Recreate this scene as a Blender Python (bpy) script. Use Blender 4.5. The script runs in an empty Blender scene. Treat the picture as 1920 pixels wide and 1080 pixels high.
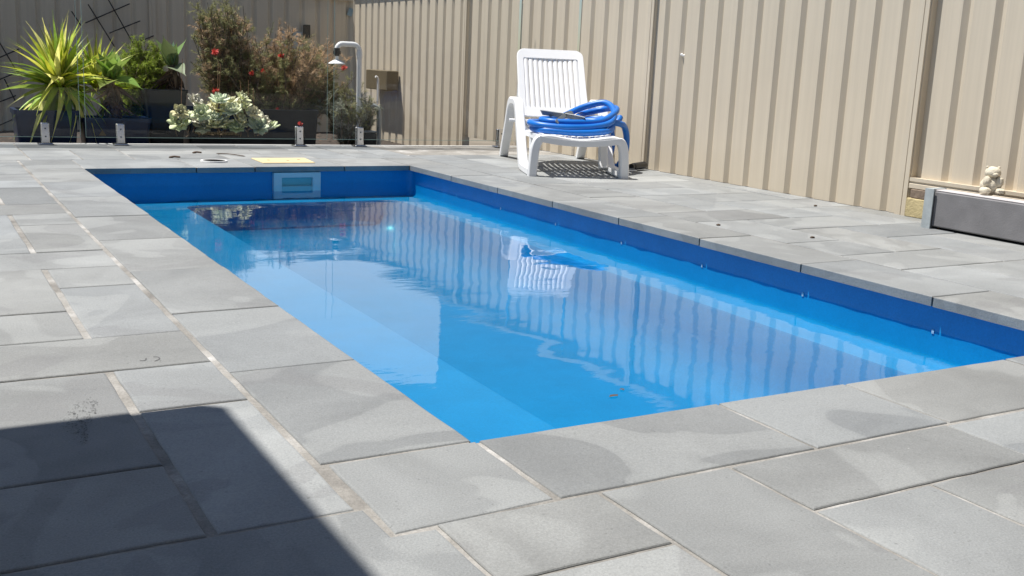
import bpy, math, random
from mathutils import Vector, Matrix, noise
random.seed(7)
rnd = random.Random(11)
V = Vector
sc = bpy.context.scene
col = sc.collection

# ------------------------------------------------------------------ camera
F_PX = 1977.742
YAW, PITCH, ROLL = math.radians(30.1648), math.radians(12.00676), math.radians(2.54913)
CAM = V((-0.89334, -1.66150, 0.70))
cy, sy, cp, sp = math.cos(YAW), math.sin(YAW), math.cos(PITCH), math.sin(PITCH)
fwd = V((sy*cp, cy*cp, -sp)); rgt0 = V((cy, -sy, 0)); up0 = rgt0.cross(fwd)
rgt = math.cos(ROLL)*rgt0 + math.sin(ROLL)*up0
upv = -math.sin(ROLL)*rgt0 + math.cos(ROLL)*up0
cam = bpy.data.cameras.new('camera'); camo = bpy.data.objects.new('camera', cam); col.objects.link(camo)
cam.sensor_fit = 'HORIZONTAL'; cam.sensor_width = 36; cam.lens = 36*F_PX/1920
cam.clip_start = 0.05; cam.clip_end = 3000
camo.matrix_world = Matrix(((rgt.x, upv.x, -fwd.x, CAM.x), (rgt.y, upv.y, -fwd.y, CAM.y), (rgt.z, upv.z, -fwd.z, CAM.z), (0, 0, 0, 1)))
sc.camera = camo
def ray(px, py): return (px-960)/F_PX*rgt - (py-540)/F_PX*upv + fwd
def at_y(px, py, y):                    # where the line of sight meets the upright plane at y
    d = ray(px, py); return CAM + d*((y-CAM.y)/d.y)
def at_z(px, py, z=0.0):
    d = ray(px, py); return CAM + d*((z-CAM.z)/d.z)
def at_x(px, py, x):
    d = ray(px, py); return CAM + d*((x-CAM.x)/d.x)

# ------------------------------------------------------------------ world, sun, exposure
SUN_TRAVEL = V((0.32, -0.25, -1.0)).normalized()
el = math.asin(-SUN_TRAVEL.z); az = math.atan2(-SUN_TRAVEL.x, -SUN_TRAVEL.y)
w = bpy.data.worlds.new('World'); sc.world = w; w.use_nodes = True
nt = w.node_tree; nt.nodes.clear()
sky = nt.nodes.new('ShaderNodeTexSky'); sky.sky_type = 'NISHITA'; sky.sun_disc = False
sky.sun_elevation = el; sky.sun_rotation = az; sky.air_density = 1.0; sky.dust_density = 0.35; sky.ozone_density = 2.0
bg = nt.nodes.new('ShaderNodeBackground'); bg.inputs['Strength'].default_value = 0.052
wo = nt.nodes.new('ShaderNodeOutputWorld')
nt.links.new(sky.outputs[0], bg.inputs[0]); nt.links.new(bg.outputs[0], wo.inputs[0])
sun = bpy.data.lights.new('sun', 'SUN'); sun.energy = 4.2; sun.angle = math.radians(0.53); sun.color = (1.0, 0.96, 0.90)
suno = bpy.data.objects.new('sun', sun); col.objects.link(suno); suno.location = (-3, 3, 9)
suno.rotation_euler = SUN_TRAVEL.to_track_quat('-Z', 'Y').to_euler()
vs = sc.view_settings; vs.view_transform = 'Standard'; vs.look = 'None'; vs.exposure = 0.66; vs.gamma = 1.0; vs.use_curve_mapping = False
cyc = sc.cycles
cyc.max_bounces = 10; cyc.diffuse_bounces = 4; cyc.glossy_bounces = 5; cyc.transmission_bounces = 4; cyc.transparent_max_bounces = 24
cyc.volume_bounces = 0; cyc.caustics_reflective = False; cyc.caustics_refractive = False
cyc.use_denoising = True

# ------------------------------------------------------------------ materials
def new_mat(name):
    m = bpy.data.materials.new(name); m.use_nodes = True; t = m.node_tree; t.nodes.clear()
    return m, t, t.nodes.new('ShaderNodeOutputMaterial')
class NB:
    def __init__(s, t): s.t = t
    def n(s, typ, **kw):
        o = s.t.nodes.new(typ)
        for k, v in kw.items():
            if k in ('operation', 'blend_type', 'data_type', 'noise_dimensions', 'feature', 'distance', 'wave_type', 'bands_direction', 'interpolation'): setattr(o, k, v)
            else: o.inputs[k].default_value = v
        return o
    def l(s, a, b): s.t.links.new(a, b)
    def math(s, op, a, b=None):
        o = s.t.nodes.new('ShaderNodeMath'); o.operation = op
        for i, x in enumerate((a, b)):
            if x is None: continue
            if isinstance(x, (int, float)): o.inputs[i].default_value = x
            else: s.l(x, o.inputs[i])
        return o.outputs[0]
    def noise(s, vec, scale, detail=4, rough=.55, dist=0.0):
        o = s.n('ShaderNodeTexNoise', Scale=scale, Detail=detail, Roughness=rough, Distortion=dist)
        if vec is not None: s.l(vec, o.inputs['Vector'])
        return o.outputs['Fac']
    def ramp(s, fac, stops):
        o = s.t.nodes.new('ShaderNodeValToRGB'); e = o.color_ramp.elements
        while len(e) < len(stops): e.new(0.5)
        for el_, (p, c) in zip(e, stops):
            el_.position = p; el_.color = (c, c, c, 1) if isinstance(c, (int, float)) else (*c, 1)
        s.l(fac, o.inputs[0]); return o.outputs[0]
    def mix(s, fac, a, b, mode='MIX'):
        o = s.t.nodes.new('ShaderNodeMix'); o.data_type = 'RGBA'; o.blend_type = mode; o.clamp_factor = True
        for i, x in ((0, fac), (6, a), (7, b)):
            if isinstance(x, (int, float)): o.inputs[i].default_value = x
            elif isinstance(x, tuple): o.inputs[i].default_value = (*x, 1)
            else: s.l(x, o.inputs[i])
        return o.outputs[2]
    def bump(s, h, strength, dist):
        o = s.n('ShaderNodeBump', Strength=strength, Distance=dist); s.l(h, o.inputs['Height']); return o.outputs[0]
def plain(name, c, rough=.5, var=.12, scale=8, bump=0.0, bscale=80, metal=0.0, spec=.5, transl=0.0, objcol=False, coat=0.0):
    m, t, out = new_mat(name); b = NB(t)
    p = t.nodes.new('ShaderNodeBsdfPrincipled'); p.inputs['Roughness'].default_value = rough; p.inputs['Metallic'].default_value = metal
    p.inputs['Specular IOR Level'].default_value = spec; p.inputs['Coat Weight'].default_value = coat
    tc = t.nodes.new('ShaderNodeTexCoord')
    f = b.noise(tc.outputs['Object'], scale, 5)
    f = b.ramp(f, [(.25, 1-var), (.75, 1+var)])
    base = b.mix(1.0, tuple(c), f, 'MULTIPLY')
    if objcol:
        oi = t.nodes.new('ShaderNodeObjectInfo'); base = b.mix(1.0, base, oi.outputs['Color'], 'MULTIPLY')
    b.l(base, p.inputs['Base Color'])
    if bump: b.l(b.bump(b.noise(tc.outputs['Object'], bscale, 4), bump, .01), p.inputs['Normal'])
    sh = p.outputs[0]
    if transl:
        tr = t.nodes.new('ShaderNodeBsdfTranslucent'); b.l(base, tr.inputs['Color'])
        ms = t.nodes.new('ShaderNodeMixShader'); ms.inputs[0].default_value = transl
        b.l(sh, ms.inputs[1]); b.l(tr.outputs[0], ms.inputs[2]); sh = ms.outputs[0]
    b.l(sh, out.inputs[0]); return m

def paver_material():
    m, t, out = new_mat('bluestone'); b = NB(t)
    p = t.nodes.new('ShaderNodeBsdfPrincipled'); tc = t.nodes.new('ShaderNodeTexCoord'); oi = t.nodes.new('ShaderNodeObjectInfo')
    geo = t.nodes.new('ShaderNodeNewGeometry')
    off = t.nodes.new('ShaderNodeVectorMath'); off.operation = 'MULTIPLY_ADD'
    cmb = t.nodes.new('ShaderNodeCombineXYZ')
    r13 = b.math('MULTIPLY', oi.outputs['Random'], 37.0); r7 = b.math('MULTIPLY', oi.outputs['Random'], 91.0)
    b.l(r13, cmb.inputs[0]); b.l(r7, cmb.inputs[1]); b.l(r13, cmb.inputs[2])
    b.l(geo.outputs['Position'], off.inputs[0]); off.inputs[1].default_value = (1, 1, 1); b.l(cmb.outputs[0], off.inputs[2])
    P = off.outputs[0]
    # broad cloudy tone, contour-edged patches, fine grain
    cl = b.ramp(b.noise(P, 2.6, 4, .55, .6), [(.3, .82), (.7, 1.14)])
    patch = b.ramp(b.noise(P, 1.9, 2.0, .5, 1.3), [(.53, 0.0), (.545, .75), (.62, 1.0)])
    patch2 = b.ramp(b.noise(P, 1.4, 3, .45, 1.8), [(.60, 0.0), (.612, 1.0)])
    grain = b.ramp(b.noise(P, 260, 3, .7), [(.25, .80), (.75, 1.18)])
    pit = b.ramp(b.noise(P, 90, 2, .5), [(.22, .72), (.32, 1.0)])
    base = b.mix(1.0, oi.outputs['Color'], cl, 'MULTIPLY')
    base = b.mix(b.math('MULTIPLY', patch, .26), base, (.40, .41, .40))
    base = b.mix(b.math('MULTIPLY', patch2, .26), base, (.17, .168, .17))
    base = b.mix(1.0, base, grain, 'MULTIPLY'); base = b.mix(1.0, base, pit, 'MULTIPLY')
    # pale mortar haze speckles and the dried footprint near the shade
    spk = b.ramp(b.noise(P, 22, 4, .7), [(.755, 0.0), (.79, .5)])
    base = b.mix(spk, base, (.62, .62, .60))
    b.l(base, p.inputs['Base Color'])
    ro = b.ramp(b.noise(P, 9, 3), [(.3, .62), (.7, .86)]); b.l(ro, p.inputs['Roughness'])
    p.inputs['Specular IOR Level'].default_value = .35
    h = b.math('ADD', b.noise(P, 220, 3, .7), b.math('MULTIPLY', b.noise(P, 18, 4), 1.6))
    b.l(b.bump(h, .32, .004), p.inputs['Normal'])
    b.l(p.outputs[0], out.inputs[0]); return m
def grout_material():
    m, t, out = new_mat('mortar'); b = NB(t)
    p = t.nodes.new('ShaderNodeBsdfPrincipled'); geo = t.nodes.new('ShaderNodeNewGeometry'); P = geo.outputs['Position']
    f = b.noise(P, 5, 5, .6)
    c = b.ramp(f, [(.30, (.17, .16, .145)), (.50, (.29, .275, .25)), (.62, (.40, .385, .36)), (.72, (.60, .59, .57))])
    g = b.ramp(b.noise(P, 180, 3, .7), [(.3, .8), (.7, 1.15)])
    b.l(b.mix(1.0, c, g, 'MULTIPLY'), p.inputs['Base Color']); p.inputs['Roughness'].default_value = .95
    b.l(b.bump(b.noise(P, 120, 4, .7), .6, .006), p.inputs['Normal'])
    b.l(p.outputs[0], out.inputs[0]); return m
def thin_glass(name, tint, f0, rough=0.0):
    m, t, out = new_mat(name); b = NB(t)
    lw = b.n('ShaderNodeLayerWeight', Blend=.5)
    f = b.math('ADD', b.math('MULTIPLY', b.math('POWER', lw.outputs['Facing'], 5.0), 1-f0), f0)
    tr = b.n('ShaderNodeBsdfTransparent'); tr.inputs[0].default_value = (*tint, 1)
    gl = b.n('ShaderNodeBsdfGlossy', Roughness=rough); gl.inputs[0].default_value = (1, 1, 1, 1)
    ms = t.nodes.new('ShaderNodeMixShader'); b.l(f, ms.inputs[0]); b.l(tr.outputs[0], ms.inputs[1]); b.l(gl.outputs[0], ms.inputs[2])
    b.l(ms.outputs[0], out.inputs[0]); return m, t, out, b
def water_material():
    m, t, out, b = thin_glass('pool_water', (1, 1, 1), .021)
    gl = [n_ for n_ in t.nodes if n_.type == 'BSDF_GLOSSY'][0]; geo = t.nodes.new('ShaderNodeNewGeometry')
    mp_ = t.nodes.new('ShaderNodeMapping'); mp_.inputs['Rotation'].default_value = (0, 0, math.radians(28)); mp_.inputs['Scale'].default_value = (9, 34, 1); b.l(geo.outputs['Position'], mp_.inputs[0])
    fine = b.noise(mp_.outputs[0], 1.0, 3, .5); msk = b.ramp(b.noise(geo.outputs['Position'], 1.7, 3, .6), [(.40, .15), (.62, 1.0)])
    bp = b.bump(b.math('MULTIPLY', fine, msk), 1.0, .00036); b.l(bp, gl.inputs['Normal'])
    va = t.nodes.new('ShaderNodeVolumeAbsorption'); va.inputs['Color'].default_value = (.05, .82, .83, 1); va.inputs['Density'].default_value = 1.05
    b.l(va.outputs[0], out.inputs['Volume']); return m
def fence_material():
    m, t, out = new_mat('cream_steel'); b = NB(t)
    p = t.nodes.new('ShaderNodeBsdfPrincipled'); geo = t.nodes.new('ShaderNodeNewGeometry'); P = geo.outputs['Position']
    mp = t.nodes.new('ShaderNodeMapping'); mp.inputs['Scale'].default_value = (30, 30, .7); b.l(P, mp.inputs[0])
    streak = b.ramp(b.noise(mp.outputs[0], 1.0, 5, .6), [(.3, .94), (.7, 1.05)])
    low = t.nodes.new('ShaderNodeSeparateXYZ'); b.l(P, low.inputs[0])
    dust = b.math('MULTIPLY', b.ramp(b.math('ADD', low.outputs[2], b.math('MULTIPLY', b.noise(P, 6, 4), .25)), [(.10, 1.0), (.38, 0.0)]), .35)
    c = b.mix(1.0, (.64, .56, .44), streak, 'MULTIPLY'); c = b.mix(dust, c, (.52, .44, .32))
    b.l(c, p.inputs['Base Color']); p.inputs['Roughness'].default_value = .42; p.inputs['Specular IOR Level'].default_value = .45
    b.l(b.bump(b.noise(P, 3.0, 2), .12, .02), p.inputs['Normal'])
    b.l(p.outputs[0], out.inputs[0]); return m
def gelcoat_material():
    m, t, out = new_mat('blue_gelcoat'); b = NB(t)
    p = t.nodes.new('ShaderNodeBsdfPrincipled'); geo = t.nodes.new('ShaderNodeNewGeometry'); P = geo.outputs['Position']
    f = b.ramp(b.noise(P, 7, 4, .6), [(.3, .93), (.7, 1.06)]); g = b.ramp(b.noise(P, 150, 3, .7), [(.3, .9), (.7, 1.1)])
    c = b.mix(1.0, (.006, .262, .575), f, 'MULTIPLY'); c = b.mix(1.0, c, g, 'MULTIPLY')
    b.l(c, p.inputs['Base Color']); p.inputs['Roughness'].default_value = .32; p.inputs['Specular IOR Level'].default_value = .3
    b.l(p.outputs[0], out.inputs[0]); return m

M = {}
M['paver'] = paver_material(); M['grout'] = grout_material(); M['fence'] = fence_material(); M['gel'] = gelcoat_material(); M['water'] = water_material()
M['glass'] = thin_glass('toughened_glass', (.988, .993, .99), .013)[0]
M['glass_edge'] = plain('glass_edge', (.35, .5, .45), .15, .05)
M['chrome'] = plain('brushed_steel', (.62, .62, .63), .22, .05, metal=1.0)
M['white'] = plain('white_resin', (.83, .835, .84), .38, .03, bump=.05, bscale=300)
M['hose'] = plain('blue_hose', (.004, .15, .56), .40, .08, spec=.5)
M['black'] = plain('black_plastic', (.012, .012, .013), .4, .2)
M['greyplastic'] = plain('grey_plastic', (.16, .18, .19), .5, .12)
M['skimmer'] = plain('skimmer_white', (.62, .72, .74), .4, .05)
M['skimdark'] = plain('skimmer_flap', (.16, .46, .50), .4, .1)
M['cream'] = plain('cream_lid', (.70, .56, .31), .6, .10)
M['soil'] = plain('bark_mulch', (.045, .034, .026), .95, .5, 14, .9, 60)
M['dirt'] = plain('bare_ground', (.20, .17, .13), .95, .25, 3, .5, 40)
M['sleeper'] = plain('concrete_sleeper', (.20, .195, .20), .85, .14, 12, .12, 160)
M['sleepertop'] = plain('sleeper_top', (.52, .49, .49), .9, .12, 14, .3, 110)
M['galv'] = plain('galvanised_steel', (.42, .46, .47), .55, .14, 26, metal=.15)
M['pine'] = plain('treated_pine', (.50, .41, .22), .8, .25, 10, .4, 60)
M['oldpine'] = plain('weathered_timber', (.20, .15, .11), .9, .25, 10, .4, 60)
M['stone'] = plain('carved_stone', (.66, .60, .47), .85, .2, 22, .4, 120)
M['navy'] = plain('navy_glaze', (.006, .018, .055), .3, .3, 9, spec=.35)
M['slate'] = plain('slate_glaze', (.016, .022, .028), .4, .3, 9, spec=.3)
M['yucca'] = plain('yucca_leaf', (.60, .66, .06), .45, .3, 14, transl=.45, objcol=True)
M['agave'] = plain('agave_leaf', (.32, .46, .10), .5, .2, 9, transl=.4, objcol=True)
M['agaveb'] = plain('agave_grey_leaf', (.30, .40, .20), .5, .2, 9, transl=.3, objcol=True)
M['dry'] = plain('dead_leaf', (.15, .10, .065), .9, .4, 20, objcol=True)
M['feather'] = plain('feathery_green', (.30, .38, .055), .7, .5, 9, transl=.42)
M['needle'] = plain('needle_green', (.31, .31, .14), .7, .6, 7, transl=.38)
M['needlebrown'] = plain('needle_brown', (.60, .43, .27), .8, .5, 8, transl=.38)
M['needleblue'] = plain('needle_grey', (.30, .33, .25), .7, .5, 9, transl=.35)
M['bark'] = plain('bark', (.19, .145, .10), .95, .35, 30, .5, 60)
M['red'] = plain('red_flower', (.60, .045, .03), .6, .25, 40, transl=.25)
M['succ'] = plain('succulent_leaf', (.58, .62, .46), .5, .22, 18, objcol=True)
M['pvc'] = plain('white_pvc', (.80, .80, .79), .35, .03)
M['boxpaint'] = plain('olive_box', (.13, .10, .055), .6, .15)
M['rust'] = plain('dark_wire', (.03, .027, .025), .7, .3)
M['render'] = plain('white_render', (.82, .81, .78), .85, .04)
M['roof'] = plain('pale_roof_steel', (.47, .475, .47), .5, .05)
M['winglass'] = plain('dark_window', (.03, .04, .05), .1, .1)
M['brickwork'] = plain('brickwork', (.20, .12, .085), .9, .25, 20, .4, 60)
M['darkroof'] = plain('dark_roof_tile', (.07, .065, .065), .8, .2, 6)
M['hole_shade'] = plain('painted_hole_shade', (.004, .004, .004), 1.0, .1, spec=0.0)  # black that stands in for the shade inside the drain hole
M['lime'] = plain('lime_deposit', (.45, .62, .75), .8, .3, 60)
M['leaflitter'] = plain('brown_litter', (.09, .06, .04), .9, .4, 30)
M['edge'] = plain('white_edge_strip', (.78, .78, .76), .55, .05)
M['grass'] = plain('weed_green', (.10, .14, .03), .7, .4, 20, transl=.25)
M['scuff'] = plain('dark_scuff', (.10, .10, .10), .9, .3, 60)
M['bluetag'] = plain('pale_blue_tag', (.30, .42, .46), .6, .05)

# ------------------------------------------------------------------ mesh helpers
def mesh(name, vs_, fs, mat, smooth=False):
    me = bpy.data.meshes.new(name); me.from_pydata([tuple(v) for v in vs_], [], fs); me.update()
    if mat is not None: me.materials.append(mat)
    if smooth: me.polygons.foreach_set('use_smooth', [True]*len(me.polygons))
    return me
def link(name, me, parent=None, loc=(0, 0, 0), rot=None):
    o = bpy.data.objects.new(name, me); col.objects.link(o)
    if parent is not None: o.parent = parent
    o.location = loc
    if rot is not None:
        o.rotation_mode = 'QUATERNION'; o.rotation_quaternion = rot
    return o
def wpos(o):
    p = V((0, 0, 0))
    while o is not None: p = p + V(o.location); o = o.parent
    return p
def tag(o, label=None, cat=None, group=None, kind=None):
    if label: o['label'] = label
    if cat: o['category'] = cat
    if group: o['group'] = group
    if kind: o['kind'] = kind
    return o
def thing(name, loc, label, cat, group=None):
    o = bpy.data.objects.new(name, None); col.objects.link(o); o.location = loc; o.empty_display_size = .05
    return tag(o, label, cat, group)
class MB:
    def __init__(s): s.v = []; s.f = []
    def add(s, vs_, fs):
        k = len(s.v); s.v += [V(v) for v in vs_]; s.f += [tuple(i+k for i in f) for f in fs]
    def box(s, a, b):
        x0, y0, z0 = a; x1, y1, z1 = b
        s.add([(x0, y0, z0), (x1, y0, z0), (x1, y1, z0), (x0, y1, z0), (x0, y0, z1), (x1, y0, z1), (x1, y1, z1), (x0, y1, z1)],
              [(0, 3, 2, 1), (4, 5, 6, 7), (0, 1, 5, 4), (1, 2, 6, 5), (2, 3, 7, 6), (3, 0, 4, 7)])
    def bbox(s, a, b, c=.004):          # box with chamfered edges
        x0, y0, z0 = a; x1, y1, z1 = b
        loops = []
        for z, i in ((z0, c), (z0+c, 0), (z1-c, 0), (z1, c)):
            loops.append([(x0+i, y0+(c if not i else c*2), z), (x0+(c if not i else c*2), y0+i, z), (x1-(c if not i else c*2), y0+i, z), (x1-i, y0+(c if not i else c*2), z),
                          (x1-i, y1-(c if not i else c*2), z), (x1-(c if not i else c*2), y1-i, z), (x0+(c if not i else c*2), y1-i, z), (x0+i, y1-(c if not i else c*2), z)])
        s.loft(loops, True, True)
    def loft(s, loops, cap0=False, cap1=False, closed=True):
        k = len(s.v); n = len(loops[0])
        for lp in loops: s.v += [V(p) for p in lp]
        for j in range(len(loops)-1):
            for i in range(n if closed else n-1):
                i2 = (i+1) % n
                s.f.append((k+j*n+i, k+j*n+i2, k+(j+1)*n+i2, k+(j+1)*n+i))
        if cap0: s.f.append(tuple(k+i for i in reversed(range(n))))
        if cap1: s.f.append(tuple(k+(len(loops)-1)*n+i for i in range(n)))
    def tube(s, pts, r, n=8, cap=True):
        pts = [V(p) for p in pts]; R = r if isinstance(r, (list, tuple)) else [r]*len(pts)
        loops = []; prev = None
        for i, p in enumerate(pts):
            t = (pts[min(i+1, len(pts)-1)] - pts[max(i-1, 0)]).normalized()
            if prev is None:
                a = t.orthogonal().normalized()
            else:
                a = (prev - t*prev.dot(t))
                a = a.normalized() if a.length > 1e-6 else t.orthogonal().normalized()
            prev = a; b = t.cross(a)
            loops.append([p + (a*math.cos(2*math.pi*j/n) + b*math.sin(2*math.pi*j/n))*R[i] for j in range(n)])
        s.loft(loops, cap, cap)
    def prism(s, poly, h0, h1, fmap):   # 2-D outline extruded, fmap(a, b, h) -> world
        s.loft([[fmap(a, b, h0) for a, b in poly], [fmap(a, b, h1) for a, b in poly]], True, True)
    def build(s, name, mat, parent=None, smooth=False, origin=None, fix=True):
        if origin is None: origin = wpos(parent) if parent is not None else V((0, 0, 0))
        me = mesh(name, [v-origin for v in s.v], s.f, mat, smooth)
        if fix:
            import bmesh
            bm = bmesh.new(); bm.from_mesh(me); bmesh.ops.recalc_face_normals(bm, faces=bm.faces); bm.to_mesh(me); bm.free()
        o = link(name, me, parent)
        if parent is None: o.location = origin
        if smooth:
            try: me.set_sharp_from_angle(angle=math.radians(40))
            except Exception: pass
        return o
def catmull(P, n=8, closed=False):
    P = [V(p) for p in P]; out = []; m = len(P)
    for i in range(m if closed else m-1):
        g = (lambda k: P[k % m]) if closed else (lambda k: P[min(max(k, 0), m-1)])
        p0, p1, p2, p3 = g(i-1), g(i), g(i+1), g(i+2)
        for j in range(n):
            t = j/n
            out.append(.5*((2*p1)+(p2-p0)*t+(2*p0-5*p1+4*p2-p3)*t*t+(3*p1-p0-3*p2+p3)*t**3))
    if not closed: out.append(P[-1])
    return out
def rrect(x0, y0, x1, y1, r, n=6):
    out = []
    for cx, cy_, a0 in ((x1-r, y1-r, 0), (x0+r, y1-r, 90), (x0+r, y0+r, 180), (x1-r, y0+r, 270)):
        for k in range(n+1):
            a = math.radians(a0+90*k/n); out.append((cx+r*math.cos(a), cy_+r*math.sin(a)))
    return out

# ------------------------------------------------------------------ the ground, pool, paving
PW, PL = 2.0537, 4.8516            # pool opening between the coping edges
WATER_Z = -0.122
EDGE_A, EDGE_B = (-6.0, 6.86), (3.70, 6.255)      # far edge of the paving, under the glass
def edge_y(x): return EDGE_A[1] + (EDGE_B[1]-EDGE_A[1])*(x-EDGE_A[0])/(EDGE_B[0]-EDGE_A[0])
FX = 3.74                           # side fence face
BY = 10.42                          # back fence face
GARDEN_Z = -0.20

def sheet_with_hole(name, x0, y0, x1, y1, z, mat, hole):
    hx0, hy0, hx1, hy1 = hole; b = MB()
    for (a, c, d, e) in ((x0, y0, x1, hy0), (x0, hy1, x1, y1), (x0, hy0, hx0, hy1), (hx1, hy0, x1, hy1)):
        b.add([(a, c, z), (d, c, z), (d, e, z), (a, e, z)], [(0, 1, 2, 3)])
    return b.build(name, mat, fix=False)
tag(sheet_with_hole('ground', -700, -700, 700, 900, -0.26, M['dirt'], (-.10, -.10, PW+.10, PL+.10)), kind='structure')

# garden bed soil, gently uneven
b = MB(); nx, ny = 60, 40; gx0, gx1, gy1 = -6.0, FX+.3, BY+.2
for j in range(ny+1):
    for i in range(nx+1):
        x = gx0+(gx1-gx0)*i/nx; y0 = edge_y(x)+.035; y = y0+(gy1-y0)*j/ny
        b.v.append(V((x, y, GARDEN_Z+.035*noise.noise(V((x*2, y*2, 0)))+.02*noise.noise(V((x*9, y*9, 3))))))
for j in range(ny):
    for i in range(nx):
        k = j*(nx+1)+i; b.f.append((k, k+1, k+nx+2, k+nx+1))
tag(b.build('garden_soil', M['soil'], smooth=True, fix=False), kind='structure')

# mortar bed under the pavers (the setting; every paver is its child)
b = MB()
zb = -0.0032
hx0, hy0, hx1, hy1 = -.004, -.004, PW+.004, PL+.004
X0, X1, Y0 = -6.0, FX+.05, -6.0
rects = [((X0, Y0), (X1, Y0), (X1, hy0), (X0, hy0)), ((X0, hy0), (hx0, hy0), (hx0, hy1), (X0, hy1)), ((hx1, hy0), (X1, hy0), (X1, hy1), (hx1, hy1)),
         ((X0, hy1), (X1, hy1), (X1, edge_y(X1)), (X0, edge_y(X0)))]
for r in rects: b.add([(x, y, zb) for x, y in r], [(0, 1, 2, 3)])
# outer edge faces down to the garden, and the underside lip round the pool
b.add([(X0, edge_y(X0), zb), (X1, edge_y(X1), zb), (X1, edge_y(X1), -.3), (X0, edge_y(X0), -.3)], [(0, 1, 2, 3)])
paving = b.build('paving', M['grout'], fix=False); tag(paving, kind='structure')
# pale edging strip along the garden
b = MB(); n = 1
b.add([(X0, edge_y(X0)-.001, -.02), (X1, edge_y(X1)-.001, -.02), (X1, edge_y(X1)+.03, -.02), (X0, edge_y(X0)+.03, -.02),
       (X0, edge_y(X0)-.001, .004), (X1, edge_y(X1)-.001, .004), (X1, edge_y(X1)+.03, .004), (X0, edge_y(X0)+.03, .004)],
      [(0, 3, 2, 1), (4, 5, 6, 7), (0, 1, 5, 4), (1, 2, 6, 5), (2, 3, 7, 6), (3, 0, 4, 7)])
b.build('edging_strip', M['edge'], paving)

PAVER_T = .034
def paver(poly, tone=None, drop=0.0, thick=PAVER_T):
    """poly: counter-clockwise outline of the stone as laid"""
    pl_ = []
    for i, p in enumerate(poly):
        q = poly[(i+1) % len(poly)]; L = math.hypot(q[0]-p[0], q[1]-p[1]); m = max(1, int(L/.055))
        ex_, ey_ = (q[0]-p[0])/L, (q[1]-p[1])/L
        for k in range(m):
            j = 0 if k == 0 else rnd.gauss(0, .0007)+.0011*noise.noise(V((p[0]*9+ex_*k*.5, p[1]*9+ey_*k*.5, 2)))
            pl_.append((p[0]+ex_*L*k/m-ey_*j, p[1]+ey_*L*k/m+ex_*j))
    poly = pl_
    b = MB(); c = .0028; n = len(poly)
    def inset(d):
        out = []
        for i in range(n):
            p0, p1, p2 = V((*poly[i-1], 0)), V((*poly[i], 0)), V((*poly[(i+1) % n], 0))
            e1 = (p1-p0).normalized(); e2 = (p2-p1).normalized()
            n1 = V((-e1.y, e1.x, 0)); n2 = V((-e2.y, e2.x, 0))
            q = p1 + (n1+n2)*(d/max(.2, 1+n1.dot(n2)))
            out.append(q)
        return out
    cx = sum(p[0] for p in poly)/n; cy_ = sum(p[1] for p in poly)/n
    tilt = (rnd.uniform(-.002, .002), rnd.uniform(-.002, .002))
    zz = rnd.uniform(-.0006, .0012) - drop
    def Z(p, z): return V((p.x, p.y, z+zz+tilt[0]*(p.x-cx)+tilt[1]*(p.y-cy_)))
    j = [rnd.uniform(-.0012, .0012) for _ in range(n)]
    l0 = [Z(p, -thick) for p in inset(0)]; l1 = [Z(p, -c) for p in inset(0)]
    l2 = [Z(p, -.0008) for p in inset(c*.6)]; l3 = [Z(p, 0) for p in inset(c*1.8)]
    b.loft([l0, l1, l2, l3], True, True)
    o = b.build('paver', M['paver'], paving, origin=V((0, 0, 0)), fix=False)
    g = tone*.78 if tone else rnd.gauss(.262, .027)
    tint = rnd.uniform(-.5, 1)
    o.color = (g*(.965+.02*tint), g*(1.0), g*(1.0-.03*tint), 1)
    return o
def rect(x0, y0, x1, y1, gx=.011, gy=.007, tone=None, far=False):
    hx, hy = gx/2, gy/2
    P = [(x0+hx, y0+hy), (x1-hx, y0+hy), (x1-hx, y1-hy), (x0+hx, y1-hy)]
    if far: P = [(x, min(y, edge_y(x)-.006)) for x, y in P]
    if P[2][1]-P[1][1] < .05: return
    paver(P, tone)
# coping, left / right / far / near, edges proud of the pool wall
CO = .30
ys = [0.003, .60, 1.185, 1.785, 2.39, 2.985, 3.61, 4.22, PL]
for i in range(len(ys)-1):
    paver([(-CO+.004, ys[i]+.003), (0, ys[i]+.003), (0, ys[i+1]-.003), (-CO+.004, ys[i+1]-.003)], tone=[.275, .30, .31, .33, .275, .30, .33, .33][i])
paver([(-CO+.004, PL+.003), (-.004, PL+.003), (-.004, 5.352), (-CO+.004, 5.352)])
yr = [0.0, .615, 1.22, 1.822, 2.423, 3.025, 3.626, 4.225, PL]
for i in range(len(yr)-1):
    paver([(PW, yr[i]+.004), (PW+CO-.004, yr[i]+.004), (PW+CO-.004, yr[i+1]-.004), (PW, yr[i+1]-.004)], tone=[.33, .30, .31, .31, .31, .32, .31, .33][i])
paver([(PW+.004, PL+.003), (PW+CO-.004, PL+.003), (PW+CO-.004, 5.352), (PW+.004, 5.352)])
xf = [0, .64, 1.0, 1.59, PW]
for i in range(4): paver([(xf[i]+.004, PL), (xf[i+1]-.004, PL), (xf[i+1]-.004, 5.352), (xf[i]+.004, 5.352)])
xn = [.012, .60, .985, 1.572, PW]
for i in range(4): paver([(xn[i]+.004, -.29), (xn[i+1]-.005, -.29), (xn[i+1]-.005, 0), (xn[i]+.004, 0)], tone=[.27, .28, .30, .31][i])
paver([(-.288, -.302), (.002, -.288), (.006, -.002), (-.285, -.004)], tone=.325)
paver([(PW+.004, -.29), (PW+CO-.004, -.29), (PW+CO-.004, -.004), (PW+.004, -.004)])
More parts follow.
